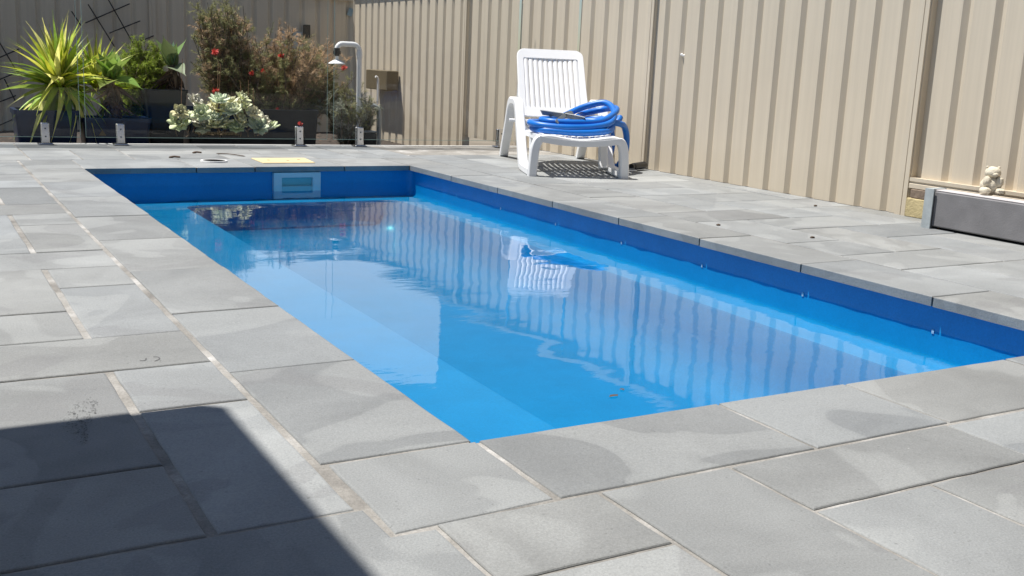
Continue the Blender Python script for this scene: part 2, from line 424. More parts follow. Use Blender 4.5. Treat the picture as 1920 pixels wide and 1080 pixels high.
# left field: repeating ashlar, 1.2 m module
def left_col(xr, xm, xl, shift, ylo, yhi):
    y0 = shift
    for k in range(-3, 6):
        base = y0+1.2*k
        for (a, c, d, e) in ((xl, base, xr, base+.30), (xm, base+.30, xr, base+.90), (xm, base+.90, xr, base+1.2), (xl, base+.30, xm, base+.605), (xl, base+.605, xm, base+1.2)):
            c2, e2 = max(c, ylo), min(e, yhi)
            if e2-c2 < .06: continue
            if abs(base+.5) < .01 and c == base and xr > -.4:      # the stone cut round the corner
                paver([(xl+.006, -.497), (-.226, -.497), (-.226, -.316), (-.299, -.313), (-.301, -.205), (xl+.006, -.203)], tone=.30); continue
            rect(a, c2, d, e2, .018, .009)
left_col(-.303, -.535, -.915, .70, -1.7, 5.352)
left_col(-.915, -1.15, -1.52, .25, -1.7, 5.352)
left_col(-1.52, -1.76, -2.13, .85, -1.1, 5.352)
# explicit stones of the right field, then fill
class Field:
    def __init__(s, xe, ye, far=False): s.xe, s.ye, s.far = xe, ye, far; s.used = set()
    def put(s, i0, j0, i1, j1, tone=None):
        for i in range(i0, i1):
            for j in range(j0, j1): s.used.add((i, j))
        rect(s.xe[i0], s.ye[j0], s.xe[i1], s.ye[j1], .010, .008, tone, s.far)
    def fill(s):
        nx_, ny_ = len(s.xe)-1, len(s.ye)-1
        for j in range(ny_):
            for i in range(nx_):
                if (i, j) in s.used: continue
                opts = [(1, 1)]
                if i+1 < nx_ and (i+1, j) not in s.used: opts += [(2, 1)]*3
                if j+1 < ny_ and (i, j+1) not in s.used: opts += [(1, 2)]*3
                di, dj = rnd.choice(opts); s.put(i, j, i+di, j+dj)
xe = [PW+CO+.003, 2.68, 2.972, 3.27, 3.57, FX-.004]
ye = [-.903+.303*k for k in range(24)]                 # ye[6]=.915 ... re-based below
ye = [1.005+.303*(k-4) for k in range(0, 20)]          # ye[4]=1.005, ye[5]=1.31, 6=1.61, 7=1.91, 8=2.22, 9=2.52, 10=2.82, 11=3.13, 12=3.43
ye[0] = -.30; ye[1] = .09
R_ = Field(xe, [y for y in ye if y < 6.9], True)
for p in ((0, 9, 1, 11), (0, 8, 2, 9), (1, 9, 2, 11), (2, 10, 4, 11), (1, 11, 3, 12), (2, 8, 3, 10), (1, 7, 3, 8), (3, 7, 4, 9), (3, 9, 5, 10), (4, 7, 5, 9), (0, 6, 1, 8), (0, 5, 1, 6),
          (1, 5, 2, 7), (2, 4, 3, 6), (2, 6, 4, 7), (0, 4, 2, 5), (3, 4, 4, 6), (0, 2, 1, 4), (1, 3, 3, 4), (0, 11, 1, 13), (3, 11, 4, 13), (1, 12, 3, 13), (4, 10, 5, 12)): R_.put(*p)
R_.fill()
fx_e = [-1.52, -.84, -.53, -.23, .07, .38, .69, .985, 1.285, 1.59, 1.89, 2.12, PW+CO-.001]
FF = Field(fx_e, [5.356, 5.70, 5.98, 6.20, 6.66], True)
for p in ((3, 0, 4, 2), (2, 0, 3, 1), (2, 1, 3, 3), (4, 0, 5, 2), (5, 0, 7, 1), (3, 2, 5, 4), (5, 1, 8, 2), (5, 2, 7, 4), (7, 0, 9, 1), (1, 0, 2, 2), (0, 0, 1, 2)): FF.put(*p)
FF.fill()
nx_e = [-.222, .085, .372, .655, .962, 1.27, 1.572, 1.88, 2.18, 2.48, 2.79, 3.09, 3.4, FX-.004]
NF = Field(nx_e, [-1.70, -1.40, -1.10, -.81, -.508, -.298])
for p in ((0, 4, 1, 5), (1, 3, 2, 5), (2, 4, 4, 5), (4, 4, 6, 5), (2, 2, 3, 4), (3, 3, 5, 4), (0, 3, 1, 4)): NF.put(*p)
NF.fill()
# dark scuffs on one stone left of the pool
for pts in (((262, 676), (272, 675.5), (274, 671)), ((287, 669), (296, 669), (299, 673), (290, 677)), ((300, 676.5), (302, 676.5))):
    P = [at_z(px, py, .0017) for px, py in pts]; b = MB(); w_ = .0016; q = catmull(P, 4)
    for a, c in zip(q[:-1], q[1:]):
        d = (c-a).normalized(); nrm = V((-d.y, d.x, 0))*w_
        b.add([a-nrm, c-nrm, c+nrm, a+nrm], [(0, 1, 2, 3)])
    b.build('scuff_mark', M['scuff'], paving, fix=False)
# dried footprint: speckled outline left on the stone at the edge of the shade
b = MB(); rf = random.Random(5)
FP = [(178, 744), (150, 752), (128, 770), (117, 792), (125, 806), (140, 815), (155, 835), (163, 828), (160, 808), (172, 785), (180, 760)]
out = catmull([at_z(px, py, .0016) for px, py in FP], 14, True)
cen = sum(out, V())/len(out)
for k in range(330):
    p = out[rf.randrange(len(out))]; tt = rf.random()**(.6 if k % 3 else .25); q = cen.lerp(p, tt) + V((rf.gauss(0, .003), rf.gauss(0, .003), 0))
    r = rf.uniform(.0006, .0021); a0 = rf.random()*6
    b.add([q+V((math.cos(a0+a)*r, math.sin(a0+a)*r*rf.uniform(.4, 1), 0)) for a in (0, 1.3, 2.5, 3.8, 5.0)], [(0, 1, 2, 3, 4)])
tag(b.build('footprint_stain', M['scuff'], paving, fix=False), kind='stuff')

# ------------------------------------------------------------------ the pool
pool = thing('swimming_pool', (PW/2, PL/2, -.6), 'blue fibreglass plunge pool with side bench set in grey stone paving', 'pool')
OV = .031
def floor_z(y): return -.62 + .17*max(0, min(1, y/PL))
def bz(x, y): return -.207-.030*max(0, min(1, x/PW))*max(0, min(1, (4.7-y)/1.6))
def ring(x0, y0, x1, y1, r, z): return [V((x, y, z(x, y) if callable(z) else z)) for x, y in rrect(x0, y0, x1, y1, r, 8)]
def bo_(d): return lambda x, y: bz(x, y)+d
ox0, oy0, ox1, oy1 = -OV, -OV, PW+OV, PL+OV
bx0, by0, bx1, by1 = .535, .13, PW-.135, PL-.115
loops = [ring(ox0-.05, oy0-.05, ox1+.05, oy1+.05, .06, -.0365), ring(ox0, oy0, ox1, oy1, .05, -.0365), ring(ox0, oy0, ox1, oy1, .05, -.10), ring(ox0, oy0, ox1, oy1, .05, bo_(.03)),
         ring(ox0+.006, oy0+.006, ox1-.006, oy1-.006, .06, bo_(.012)), ring(ox0+.02, oy0+.02, ox1-.02, oy1-.02, .09, bz),
         ring(bx0-.02, by0-.02, bx1+.02, by1+.02, .13, bo_(-.002)), ring(bx0-.005, by0-.005, bx1+.005, by1+.005, .12, bo_(-.008)), ring(bx0, by0, bx1, by1, .12, bo_(-.022))]
def mixz(t, d=0): return lambda x, y: (bz(x, y)-.022)*(1-t)+floor_z(y)*t
for t, ins in ((.35, .012), (.60, .03), (.78, .06), (.90, .105), (.97, .16), (1.0, .23)):
    loops.append(ring(bx0+ins, by0+ins, bx1-ins, by1-ins, .12+ins*.6, mixz(t)))
b = MB(); b.loft(loops); n = len(loops[0])
ctrA = V(((bx0+bx1)/2, 1.3, floor_z(1.3)))
last = [V(p) for p in loops[-1]]; k0 = len(b.v)-n
mids = []
for p in last:
    yy = min(max(p.y, by0+.9), by1-.9); b.v.append(V(((bx0+bx1)/2, yy, floor_z(yy)))); mids.append(len(b.v)-1)
for i in range(n):
    i2 = (i+1) % n; b.f.append((k0+i, k0+i2, mids[i2], mids[i]))
shell = b.build('pool_shell', M['gel'], pool, smooth=True)
# small moulded corner fillet gleam plates are part of the shell; skimmer in the far wall
sk = MB(); sx0, sx1, sz0, sz1, syf = 1.118, 1.434, -.158, -.040, PL+OV
fr = [(sx0, sz0), (sx1, sz0), (sx1, sz1), (sx0, sz1)]; inn = [(sx0+.055, -.128), (sx1-.055, -.128), (sx1-.055, -.072), (sx0+.055, -.072)]
mp = lambda y: (lambda q: [V((x, y, z)) for x, z in q])
sk.loft([mp(syf-.001)(fr), mp(syf-.026)([(x+.004*(1 if x < 1.27 else -1), z) for x, z in fr]), mp(syf-.026)(inn), mp(syf-.0012)([(x+.006*(1 if x < 1.27 else -1), z+.004*(1 if z < -.1 else -1)) for x, z in inn])])
skim = sk.build('skimmer_box', M['skimmer'], pool); skim['label'] = 'pale plastic skimmer opening in the far pool wall'
sk = MB(); sk.box((sx0+.060, syf-.009, -.126), (sx1-.060, syf-.004, -.076)); f_ = sk.build('skimmer_flap', M['skimdark'], skim, origin=wpos(pool))
# pale lime marks at the waterline below the coping joints
for y in yr[1:-2]:
    for dz, wd, hh in ((-.080, .0045, .014),):
        b = MB(); b.box((PW+OV-.0025, y-wd+.005, -.0365+dz-hh), (PW+OV-.0008, y+wd+.005, -.0365+dz)); b.build('lime_mark', M['lime'], pool)
# water
b = MB(); wx0, wy0, wx1, wy1 = ox0-.006, oy0-.006, ox1+.006, oy1+.006
nx, ny = 110, 250
def wave(x, y):
    a = .5+.5*noise.noise(V((x*.9, y*.7, 7))); a = .25+.9*a*a
    h = .00062*noise.noise(V((x*4.0, y*5.0, 0))) + .00040*a*noise.noise(V((x*11, y*14, 5))) + .00017*a*noise.noise(V((x*27, y*33, 9)))
    return h
for j in range(ny+1):
    for i in range(nx+1):
        x = wx0+(wx1-wx0)*i/nx; y = wy0+(wy1-wy0)*j/ny; b.v.append(V((x, y, WATER_Z+wave(x, y))))
for j in range(ny):
    for i in range(nx):
        k = j*(nx+1)+i; b.f.append((k, k+1, k+nx+2, k+nx+1))
top = lambda i, j: j*(nx+1)+i
per = [top(i, 0) for i in range(nx)]+[top(nx, j) for j in range(ny)]+[top(i, ny) for i in range(nx, 0, -1)]+[top(0, j) for j in range(ny, 0, -1)]
k = len(b.v); b.v += [V((b.v[i].x, b.v[i].y, -.66)) for i in per]; m_ = len(per)
for i in range(m_): b.f.append((per[(i+1) % m_], per[i], k+i, k+(i+1) % m_))
b.f.append(tuple(k+i for i in reversed(range(m_))))
tag(b.build('water', M['water'], smooth=True, fix=False), kind='structure')
for k, (px, py, r, lab) in enumerate(((1150, 742, .016, 'small dark leaf floating on the pool near the coping corner stone'), (1167, 730, .011, 'smaller brown leaf floating on the pool beside another leaf'))):
    c = at_z(px, py, WATER_Z+.0022); b = MB(); a0 = .4+k
    b.v = [c+V((math.cos(a0+a)*r*m, math.sin(a0+a)*r*m*.7, .0015*(i % 2))) for i, (a, m) in enumerate(((0, 1.3), (.8, .6), (1.6, .9), (2.5, .6), (3.1, 1.1), (4.2, .6), (5.2, .8)))]; b.f = [tuple(range(7))]
    tag(b.build('floating_leaf', M['leaflitter'], None, origin=c, fix=False), lab, 'leaf')
c = at_z(597, 431, -.44); b = MB(); b.tube([(c.x, c.y, c.z), (c.x, c.y, c.z+.012), (c.x, c.y, c.z+.014)], [.055, .05, .035], 16); b.build('floor_fitting', M['skimmer'], pool, smooth=True)
# skimmer lid, drain hole, small dark fitting on the far paving
b = MB(); pl = [(1.11, 5.045), (1.455, 5.035), (1.49, 5.345), (1.12, 5.355)]
b.loft([[V((x, y, .0005)) for x, y in pl], [V((x, y, .004)) for x, y in pl], [V((x+(1.29-x)*.03, y+(5.2-y)*.03, .006)) for x, y in pl]], True, True)
lid = thing('skimmer_lid', (1.29, 5.2, .0), 'cream square skimmer lid set in the stone behind the pool', 'lid'); b.build('lid_plate', M['cream'], lid)
for x, y in ((1.19, 5.2), (1.31, 5.16), (1.40, 5.21)):
    b = MB(); b.tube([(x, y, .0062), (x, y, .0072)], .011, 10); b.build('screw_recess', M['oldpine'], lid)
dr = thing('drain_cover', (.83, 5.185, 0), 'black round drain hole with pale rim in the far coping', 'drain')
circ = lambda r, z: [V((.83+r*math.cos(a*math.pi/12), 5.185+r*math.sin(a*math.pi/12), z)) for a in range(24)]
b = MB(); b.loft([circ(.086, .0005), circ(.084, .0092), circ(.072, .0092), circ(.070, .0070)]); b.build('rim', M['edge'], dr)
b = MB(); b.loft([circ(.0715, .0080), circ(.03, .0080)], False, True); b.build('hole', M['hole_shade'], dr, fix=False)  # flat disc, no recess: the hole's shade is put into its colour

# ------------------------------------------------------------------ steel fences
PITCH_R = .186
def rib_profile(n0, n1):            # along s, groove depth d
    pts = []
    for k in range(n0, n1):
        s = k*PITCH_R; pts += [(s, 0), (s+.122, 0), (s+.140, .022), (s+.158, .022), (s+.186-.0005, 0)]
    return pts
def fence_sheet(parent, fmap, s0, s1, z0, z1, phase):
    n0, n1 = int((s0-phase)//PITCH_R)-1, int((s1-phase)//PITCH_R)+2
    P = [(s+phase, d) for s, d in rib_profile(n0, n1) if s0 < s+phase < s1]
    if not P: return
    P = [(s0, P[0][1])]+P+[(s1, P[-1][1])]; b = MB()
    b.loft([[fmap(s, d, z0) for s, d in P], [fmap(s, d, z1) for s, d in P]], closed=False)
    return b.build('steel_sheet', M['fence'], parent, fix=False)
def fence_post(parent, fmap, s, z0, z1, wd=.075, dp=.030):
    b = MB(); sec = [(s-wd/2, .045), (s-wd/2, -dp+.01), (s-wd/2+.004, -dp+.01), (s-wd/2+.004, -dp), (s-.008, -dp), (s-.008, -dp+.003), (s-.002, -dp+.003), (s-.002, -dp), (s+wd/2-.004, -dp), (s+wd/2-.004, -dp+.01), (s+wd/2, -dp+.01), (s+wd/2, .045)]
    b.loft([[fmap(x, d, z0) for x, d in sec], [fmap(x, d, z1) for x, d in sec]], True, True)
    return b.build('post', M['fence'], parent)
side = thing('side_fence', (FX+.02, 4.0, 0), 'sunlit cream ribbed steel fence running beside the pool behind the lounger', 'fence')
smap = lambda s, d, z: V((FX+d+.004*(s-4)*.98, s, z))
sphase = 4.330-.142                   # groove phase taken from the ribs by the paving
posts = [-.2, 2.165, 4.50, 7.385, 10.36]
for s in posts[:-1]: fence_post(side, smap, s, -.25 if s > 6 else -.02, 1.42)
zb_ = {0: .20, 1: .0, 2: .0, 3: -.20}
for k in range(4):
    a, c = posts[k]+.03, posts[k+1]-.03
    third = (c-a)/3
    for j in range(3): fence_sheet(side, smap, a+third*j, a+third*(j+1), zb_[k], 1.40, sphase)
    b = MB(); b.loft([[smap(y, d, z) for d, z in ((-.026, 1.37), (.056, 1.37), (.056, 1.425), (-.026, 1.425))] for y in (a+.006, c-.006)], True, True); b.build('top_rail', M['fence'], side)
fence_sheet(side, smap, -3.6, -.23, .0, 1.40, sphase)
b = MB()
sec = [(-.028, .150), (-.028, .172), (-.020, .176), (-.020, .182), (-.028, .186), (-.028, .204), (.05, .204), (.05, .150)]
b.loft([[smap(y, d, z) for d, z in sec] for y in (posts[0]+.04, posts[1]-.038)], True, True); b.build('bottom_rail', M['fence'], side)
p = at_x(1281, 104, FX+.012); b = MB()
for dx_, dz in ((-.012, 0), (.012, .006)): b.tube([(p.x, p.y+dx_, p.z+dz), (p.x-.012, p.y+dx_, p.z+dz)], [.010, .006], 8)
b.build('screw_cap', M['white'], side)
back = thing('back_fence', (1.0, BY+.02, GARDEN_Z), 'shaded ribbed steel fence at the back of the garden bed', 'fence')
bmap = lambda s, d, z: V((s, BY+d, z))
bposts = [-3.16, -.80, 1.51, 3.86]
for s in bposts[:-1]: fence_post(back, bmap, s, -.28, 1.42)
for k in range(3):
    a, c = bposts[k]+.03, bposts[k+1]-.03; third = (c-a)/3
    for j in range(3): fence_sheet(back, bmap, a+third*j, a+third*(j+1), -.24, 1.36, .05)
    b = MB(); b.loft([[bmap(y, d, z) for d, z in ((-.026, 1.33), (.056, 1.33), (.056, 1.385), (-.026, 1.385))] for y in (a+.006, c-.006)], True, True); b.build('top_rail', M['fence'], back)
fence_sheet(back, bmap, -7, bposts[0]-.03, -.24, 1.36, .05)

# ------------------------------------------------------------------ glass pool fence
def glass_panel(xa, xb, spigots, label, mark=None):
    xm = (xa+xb)/2
    root = thing('glass_fence_panel', (xm, edge_y(xm)-.06, 0), label, 'glass fence', 'frameless glass panels between paving and garden')
    gy = lambda x: edge_y(x)-.06
    b = MB(); t = .006; n_ = V((.062, 1, 0)).normalized()*t
    A, B = V((xa, gy(xa), 0)), V((xb, gy(xb), 0))
    lp = lambda z: [A-n_+V((0, 0, z)), B-n_+V((0, 0, z)), B+n_+V((0, 0, z)), A+n_+V((0, 0, z))]
    pane = MB(); pane.loft([lp(.055), lp(1.19)], True, True); pane_o = pane.build('pane', M['glass'], root)
    # polished arrises catch the light
    for P, Q in ((A-n_*1.04+V((0, 0, .055)), B-n_*1.04+V((0, 0, .055))), (A-n_*1.04+V((0, 0, .055)), A-n_*1.04+V((0, 0, 1.19))), (B-n_*1.04+V((0, 0, .055)), B-n_*1.04+V((0, 0, 1.19)))):
        e = MB(); e.tube([P, Q], .0016, 5); e.build('polished_edge', M['glass_edge'], pane_o, origin=wpos(root))
    for x in spigots:
        y = gy(x); s = MB()
        s.bbox((x-.026, y-.030, .012), (x+.026, y-.008, .152), .004); s.bbox((x-.026, y+.008, .012), (x+.026, y+.030, .152), .004); s.bbox((x-.026, y-.0079, .012), (x+.026, y+.0079, .050), .002)
        sp_ = s.build('spigot', M['chrome'], root)
        d = MB(); d.bbox((x-.05, y-.05, .0015), (x+.05, y+.05, .0115), .004); d.build('base_plate', M['chrome'], sp_, origin=wpos(root))
        for zz in (.06, .115):
            g = MB(); g.tube([(x, y-.0302, zz), (x, y-.034, zz)], .006, 10); g.build('grub_screw', M['greyplastic'], sp_, origin=wpos(root))
    if mark:
        x = mark; y = gy(x)-.0075; s = MB(); s.add([(x-.026, y, .068), (x+.026, y, .068), (x, y, .108)], [(0, 1, 2)]); s.build('safety_mark', M['boxpaint'], root, fix=False)
    return root
glass_panel(-1.20, .199, (-.86, -.03), 'left glass panel standing in front of the yellow green yucca')
glass_panel(.236, 1.993, (.466, 1.772), 'wide glass panel in front of the white succulents and red flowering shrub', mark=.345)
glass_panel(2.045, 3.655, (2.258, 3.497), 'glass panel reaching almost to the sunlit side fence')

# ------------------------------------------------------------------ sun lounger
UL = V((.93, -.368, 0)).normalized(); VL = V((.368, .93, 0)).normalized(); OL = V((2.87, 4.03, 0))
L3 = lambda u, v, z: OL+UL*u+VL*v+V((0, 0, z))
lounge = thing('sun_lounger', tuple(L3(0, .7, 0)), 'white resin sun lounger with raised slatted back standing on the paving', 'lounger')
def ribbon(path, t, fmap, h0, h1, closed=False):
    """2-D path thickened by t in its plane and extruded from h0 to h1"""
    P = [V((a, c, 0)) for a, c in path]; L = []; R = []; T = t if isinstance(t, list) else [t]*len(P)
    for i, p in enumerate(P):
        d = (P[min(i+1, len(P)-1)]-P[max(i-1, 0)]).normalized(); n_ = V((-d.y, d.x, 0))*T[i]/2
        L.append(p+n_); R.append(p-n_)
    b = MB(); c = .006; ins = lambda X, Y, k: X+(Y-X).normalized()*k
    loops = []
    for i in range(len(P)):
        l, r = L[i], R[i]; l2, r2 = ins(l, r, c), ins(r, l, c)
        sg = 1 if h1 > h0 else -1
        loops.append([fmap(l.x, l.y, h0+c*sg), fmap(l2.x, l2.y, h0), fmap(r2.x, r2.y, h0), fmap(r.x, r.y, h0+c*sg), fmap(r.x, r.y, h1-c*sg), fmap(r2.x, r2.y, h1), fmap(l2.x, l2.y, h1), fmap(l.x, l.y, h1-c*sg)])
    b.loft(loops, True, True); return b
def sm(pts, n=5): return [(p.x, p.y) for p in catmull([V((a, c, 0)) for a, c in pts], n)]
for sgn in (-1, 1):
    path = sm([(.015, .026), (.10, .0245), (.28, .0245), (.385, .034), (.45, .085), (.545, .20), (.64, .32), (.715, .408), (.79, .438), (.92, .438), (1.02, .430), (1.085, .395), (1.16, .29), (1.25, .18), (1.335, .085), (1.40, .004)], 5)
    th = []
    for a, c in path: th.append(.047 if a < .40 else (.062 if a < .75 else (.045 if a < .98 else .062)))
    b = ribbon(path, th, lambda a, c, h: L3(h, a, max(c, .001)), sgn*.268, sgn*.330)
    b.build('side_frame', M['white'], lounge, smooth=True)
    b = MB(); b.bbox((-.029, -.03, .0), (.029, .03, .035), .003)
    q = [L3(sgn*.299+v.x, 1.383+v.y*.9, v.z+.001) for v in b.v]; b.v = q; b.build('rubber_foot', M['greyplastic'], lounge)
arch = sm([(-.302, .0), (-.297, .10), (-.288, .185), (-.262, .236), (-.20, .246), (-.10, .232), (0, .224), (.10, .232), (.20, .246), (.262, .236), (.288, .185), (.297, .10), (.302, .0)], 6)
b = ribbon(arch, [.055 if abs(a) > .26 else .04 for a, c in arch], lambda a, c, h: L3(a, h, max(c, .001)), -.030, .038); b.build('front_leg', M['white'], lounge, smooth=True)
# second strut of each front leg loop
for sgn in (-1, 1):
    path = sm([(.32, .03), (.345, .09), (.37, .17), (.375, .24)], 5)
    ribbon(path, .05, lambda a, c, h: L3(h, a, c), sgn*.266, sgn*.21).build('leg_strut', M['white'], lounge, smooth=True)
def seat_z(u, v):
    z = .262+.03*max(0, v-.15)-.055*math.exp(-((v-.62)/.30)**2)*.35+.08*max(0, v-.75)
    return z-.026*(1-(u/.28)**2)*max(0, 1-v/.5)
def seat_strip(u0, u1, v0, v1, th=.013, nv=14, nu=2):
    b = MB(); loops = []
    for j in range(nv+1):
        v = v0+(v1-v0)*j/nv
        us = [u0+(u1-u0)*i/nu for i in range(nu+1)]
        loops.append([L3(u, v, seat_z(u, v)) for u in us]+[L3(u, v, seat_z(u, v)-th) for u in reversed(us)])
    b.loft(loops, True, True); return b
NS = 11; su0, su1 = -.225, .225; pw_ = (su1-su0)/NS
for i in range(NS): seat_strip(su0+pw_*i+.008, su0+pw_*(i+1)-.008, .075, .955).build('seat_slat', M['white'], lounge, smooth=True)
for sgn in (-1, 1): seat_strip(sgn*.2275, sgn*.268, .0745, .975, .035).build('seat_rail', M['white'], lounge, smooth=True)
seat_strip(-.268, .268, -.035, .074, .036, 6, 14).build('seat_front', M['white'], lounge, smooth=True)
seat_strip(-.2265, .2265, .9555, .975, .03, 2, 4).build('seat_back_edge', M['white'], lounge, smooth=True)
for v in (.35, .66):
    b = MB(); b.loft([[L3(u, v+dv, seat_z(u, v)-.0135-dz) for dv, dz in ((-.012, 0), (.012, 0), (.012, .02), (-.012, .02))] for u in (-.262, -.13, 0, .13, .262)], True, True); b.build('seat_batten', M['white'], lounge)
# backrest, in its own plane
bd = V((0, .325, .475)).normalized(); bn = V((0, -bd.z, bd.y))     # along / facing the sitter
def B3(u, s, h): 
    q = V((0, .965, .325))+bd*s+bn*(h-.012*math.cos(u/.25*1.4)); return L3(u, q.y, q.z)
HB = .575
def outline(inset, r, wt, wb):
    pts = rrect(-1, 0, 1, 1, .001, 1)
    out = []
    y0, y1 = inset[1], HB-inset[0]
    base = rrect(-.25+inset[2], y0, .25-inset[2], y1, r, 6)
    return base
outer = outline((0, 0, 0), .055, 0, 0); inner = outline((.075, .075, .045), .012, 0, 0)
# a little crown along the top edge
outer = [(u*(1+.03*(1-s/HB)), s+(.018*(1-(u/.25)**2) if s > .4 else 0)) for u, s in outer]
b = MB(); b.loft([[B3(u, s, .0) for u, s in inner], [B3(u, s, .004) for u, s in outer], [B3(u, s, .020) for u, s in outer], [B3(u*.985, s if s < .3 else s-.004, .026) for u, s in outer], [B3(u, s, .026) for u, s in inner], [B3(u, s, .0) for u, s in inner]])
b.build('backrest_frame', M['white'], lounge, smooth=True)
NBK = 11; u0, u1 = -.205, .205; pw_ = (u1-u0)/NBK
for i in range(NBK):
    b = MB(); a, c = u0+pw_*i+(.0023 if i else .002), u0+pw_*(i+1)-(.0023 if i < NBK-1 else .002)
    lp = []
    for s in (.073, .2, .35, HB-.073):
        lp.append([B3(a, s, .004), B3(a, s, .017), B3(a+.006, s, .022), B3((a+c)/2, s, .0235), B3(c-.006, s, .022), B3(c, s, .017), B3(c, s, .004)])
    b.loft(lp, True, True); b.build('back_slat', M['white'], lounge, smooth=True)
b = MB(); b.tube([L3(-.33, .95, .30), L3(.33, .95, .30)], .012, 8); b.build('hinge_rod', M['white'], lounge)
b = MB(); b.tube([L3(-.24, 1.16, .40), L3(-.24, 1.13, .56)], .014, 6); b.tube([L3(.24, 1.16, .40), L3(.24, 1.13, .56)], .014, 6); b.tube([L3(-.30, 1.16, .40), L3(.30, 1.16, .40)], .014, 6); b.build('back_stay', M['white'], lounge)

# ------------------------------------------------------------------ blue hose coiled on the lounger
hose = thing('pool_hose', tuple(L3(0, .35, .26)), 'blue vacuum hose coiled on the white lounger with one end hanging to the paving', 'hose')
HR = .0215
P = [(-.10, .47, .285), (-.22, .42, .290), (-.262, .30, .286), (-.20, .17, .284), (0, .125, .276), (.16, .16, .283), (.27, .28, .300), (.285, .45, .345), (.20, .56, .350), (0, .55, .320), (-.18, .50, .318),
     (-.272, .36, .322), (-.245, .21, .316), (-.08, .14, .307), (.12, .17, .315), (.26, .27, .345), (.31, .42, .420), (.27, .55, .462), (.13, .58, .425), (-.02, .50, .365), (-.12, .42, .345), (-.20, .33, .345),
     (-.16, .22, .340), (.0, .19, .338), (.18, .24, .350), (.30, .36, .400), (.34, .50, .430), (.27, .62, .412), (.12, .60, .372), (.08, .44, .345), (.20, .33, .345), (.335, .36, .335), (.405, .46, .30), (.435, .50, .20), (.43, .52, .10), (.405, .55, .040), (.43, .56, .030)]
pts = catmull([L3(*p) for p in P], 9)
b = MB(); b.tube(pts, HR, 10); b.build('hose_length', M['hose'], hose, smooth=True)
P = [(.22, .66, .30), (.33, .62, .315), (.385, .60, .335), (.41, .63, .365)]
b = MB(); b.tube(catmull([L3(*p) for p in P], 8), HR, 10); b.build('hose_tail', M['hose'], hose, smooth=True)
P = [(.34, .60, .30), (.36, .60, .18), (.345, .60, .08), (.36, .60, .03), (.395, .58, .022)]
b = MB(); b.tube(catmull([L3(*p) for p in P], 8), HR*.95, 10); b.build('hose_loop', M['hose'], hose, smooth=True)
b = MB(); A = at_z(1183, 313, .030); B_ = at_z(1209, 309.5, .032); b.tube([A, A.lerp(B_, .15), A.lerp(B_, .16), A.lerp(B_, .9), B_], [.022, .022, .026, .027, .024], 14); b.build('hose_cuff', M['black'], hose, smooth=True)
head = thing('vacuum_head', tuple(L3(.47, .47, 0)), 'flat grey vacuum head lying on the paving under the black hose cuff', 'vacuum head')
b = MB(); b.bbox((-.06, -.05, .003), (.06, .05, .014), .003); b.v = [L3(.455+v.x*.9, .50+v.y, v.z) for v in b.v]; b.build('head_plate', M['edge'], head)
b = MB(); b.bbox((-.05, -.03, .0142), (.05, .04, .022), .003); b.v = [L3(.455+v.x*.9, .50+v.y, v.z) for v in b.v]; b.build('head_body', M['greyplastic'], head)
strap = thing('grey_strap', tuple(L3(-.08, .30, .34)), 'grey flat strap looped over the coiled blue hose', 'strap')
def flat(name, P, wd, th, parent, mat, wdir=None):
    q = catmull([L3(*p) for p in P], 6); b = MB(); lp = []
    for i, p in enumerate(q):
        t = (q[min(i+1, len(q)-1)]-q[max(i-1, 0)]).normalized(); s_ = t.cross(V((0, 0, 1))).normalized(); nn = s_.cross(t); s_, nn = s_*.66+nn*.75, nn*.66-s_*.75
        lp.append([p+s_*wd/2-nn*th/2, p-s_*wd/2-nn*th/2, p-s_*wd/2+nn*th/2, p+s_*wd/2+nn*th/2])
    b.loft(lp, True, True); return b.build(name, mat, parent)
flat('strap_end', [(-.18, .46, .385), (-.10, .36, .380), (.0, .26, .372), (.07, .20, .360)], .042, .006, strap, M['greyplastic'])
flat('strap_tail', [(.02, .40, .395), (-.04, .30, .388), (-.11, .20, .352), (-.13, .15, .335)], .026, .005, strap, M['greyplastic'])

# ------------------------------------------------------------------ raised bed by the fence, figure
bed = thing('raised_bed', (3.5, 1.0, 0), 'low raised garden bed with grey concrete sleeper front beside the cream fence', 'garden bed')
b = MB(); b.bbox((3.440, -1.7, .012), (3.515, 1.755, .184), .006); s_ = b.build('concrete_sleeper', M['sleeper'], bed)
b = MB(); b.bbox((3.444, -1.7, .1842), (3.518, 1.752, .191), .003); b.build('sleeper_cap', M['sleepertop'], s_, origin=wpos(bed))
b = MB(); sec = [(3.424, 1.745), (3.424, 1.795), (3.53, 1.795), (3.53, 1.757), (3.43, 1.757), (3.43, 1.745)]
b.loft([[V((x, y, -.02)) for x, y in sec], [V((x, y, .194)) for x, y in sec]], True, True); b.build('galvanised_post', M['galv'], bed)
b = MB(); b.box((3.519, -1.7, -.02), (FX-.03, 1.78, .150)); b.build('bed_soil', M['soil'], bed)
edg = thing('timber_plinth', (3.715, 1.9, 0), 'two stacked timber boards under the fence rail behind the concrete sleeper', 'timber')
b = MB(); b.bbox((3.690, 1.80, .0), (3.730, 2.122, .098), .003); b.build('pine_board', M['pine'], edg)
b = MB(); b.bbox((3.695, 1.80, .100), (3.735, 2.105, .146), .003); b.build('weathered_board', M['oldpine'], edg)
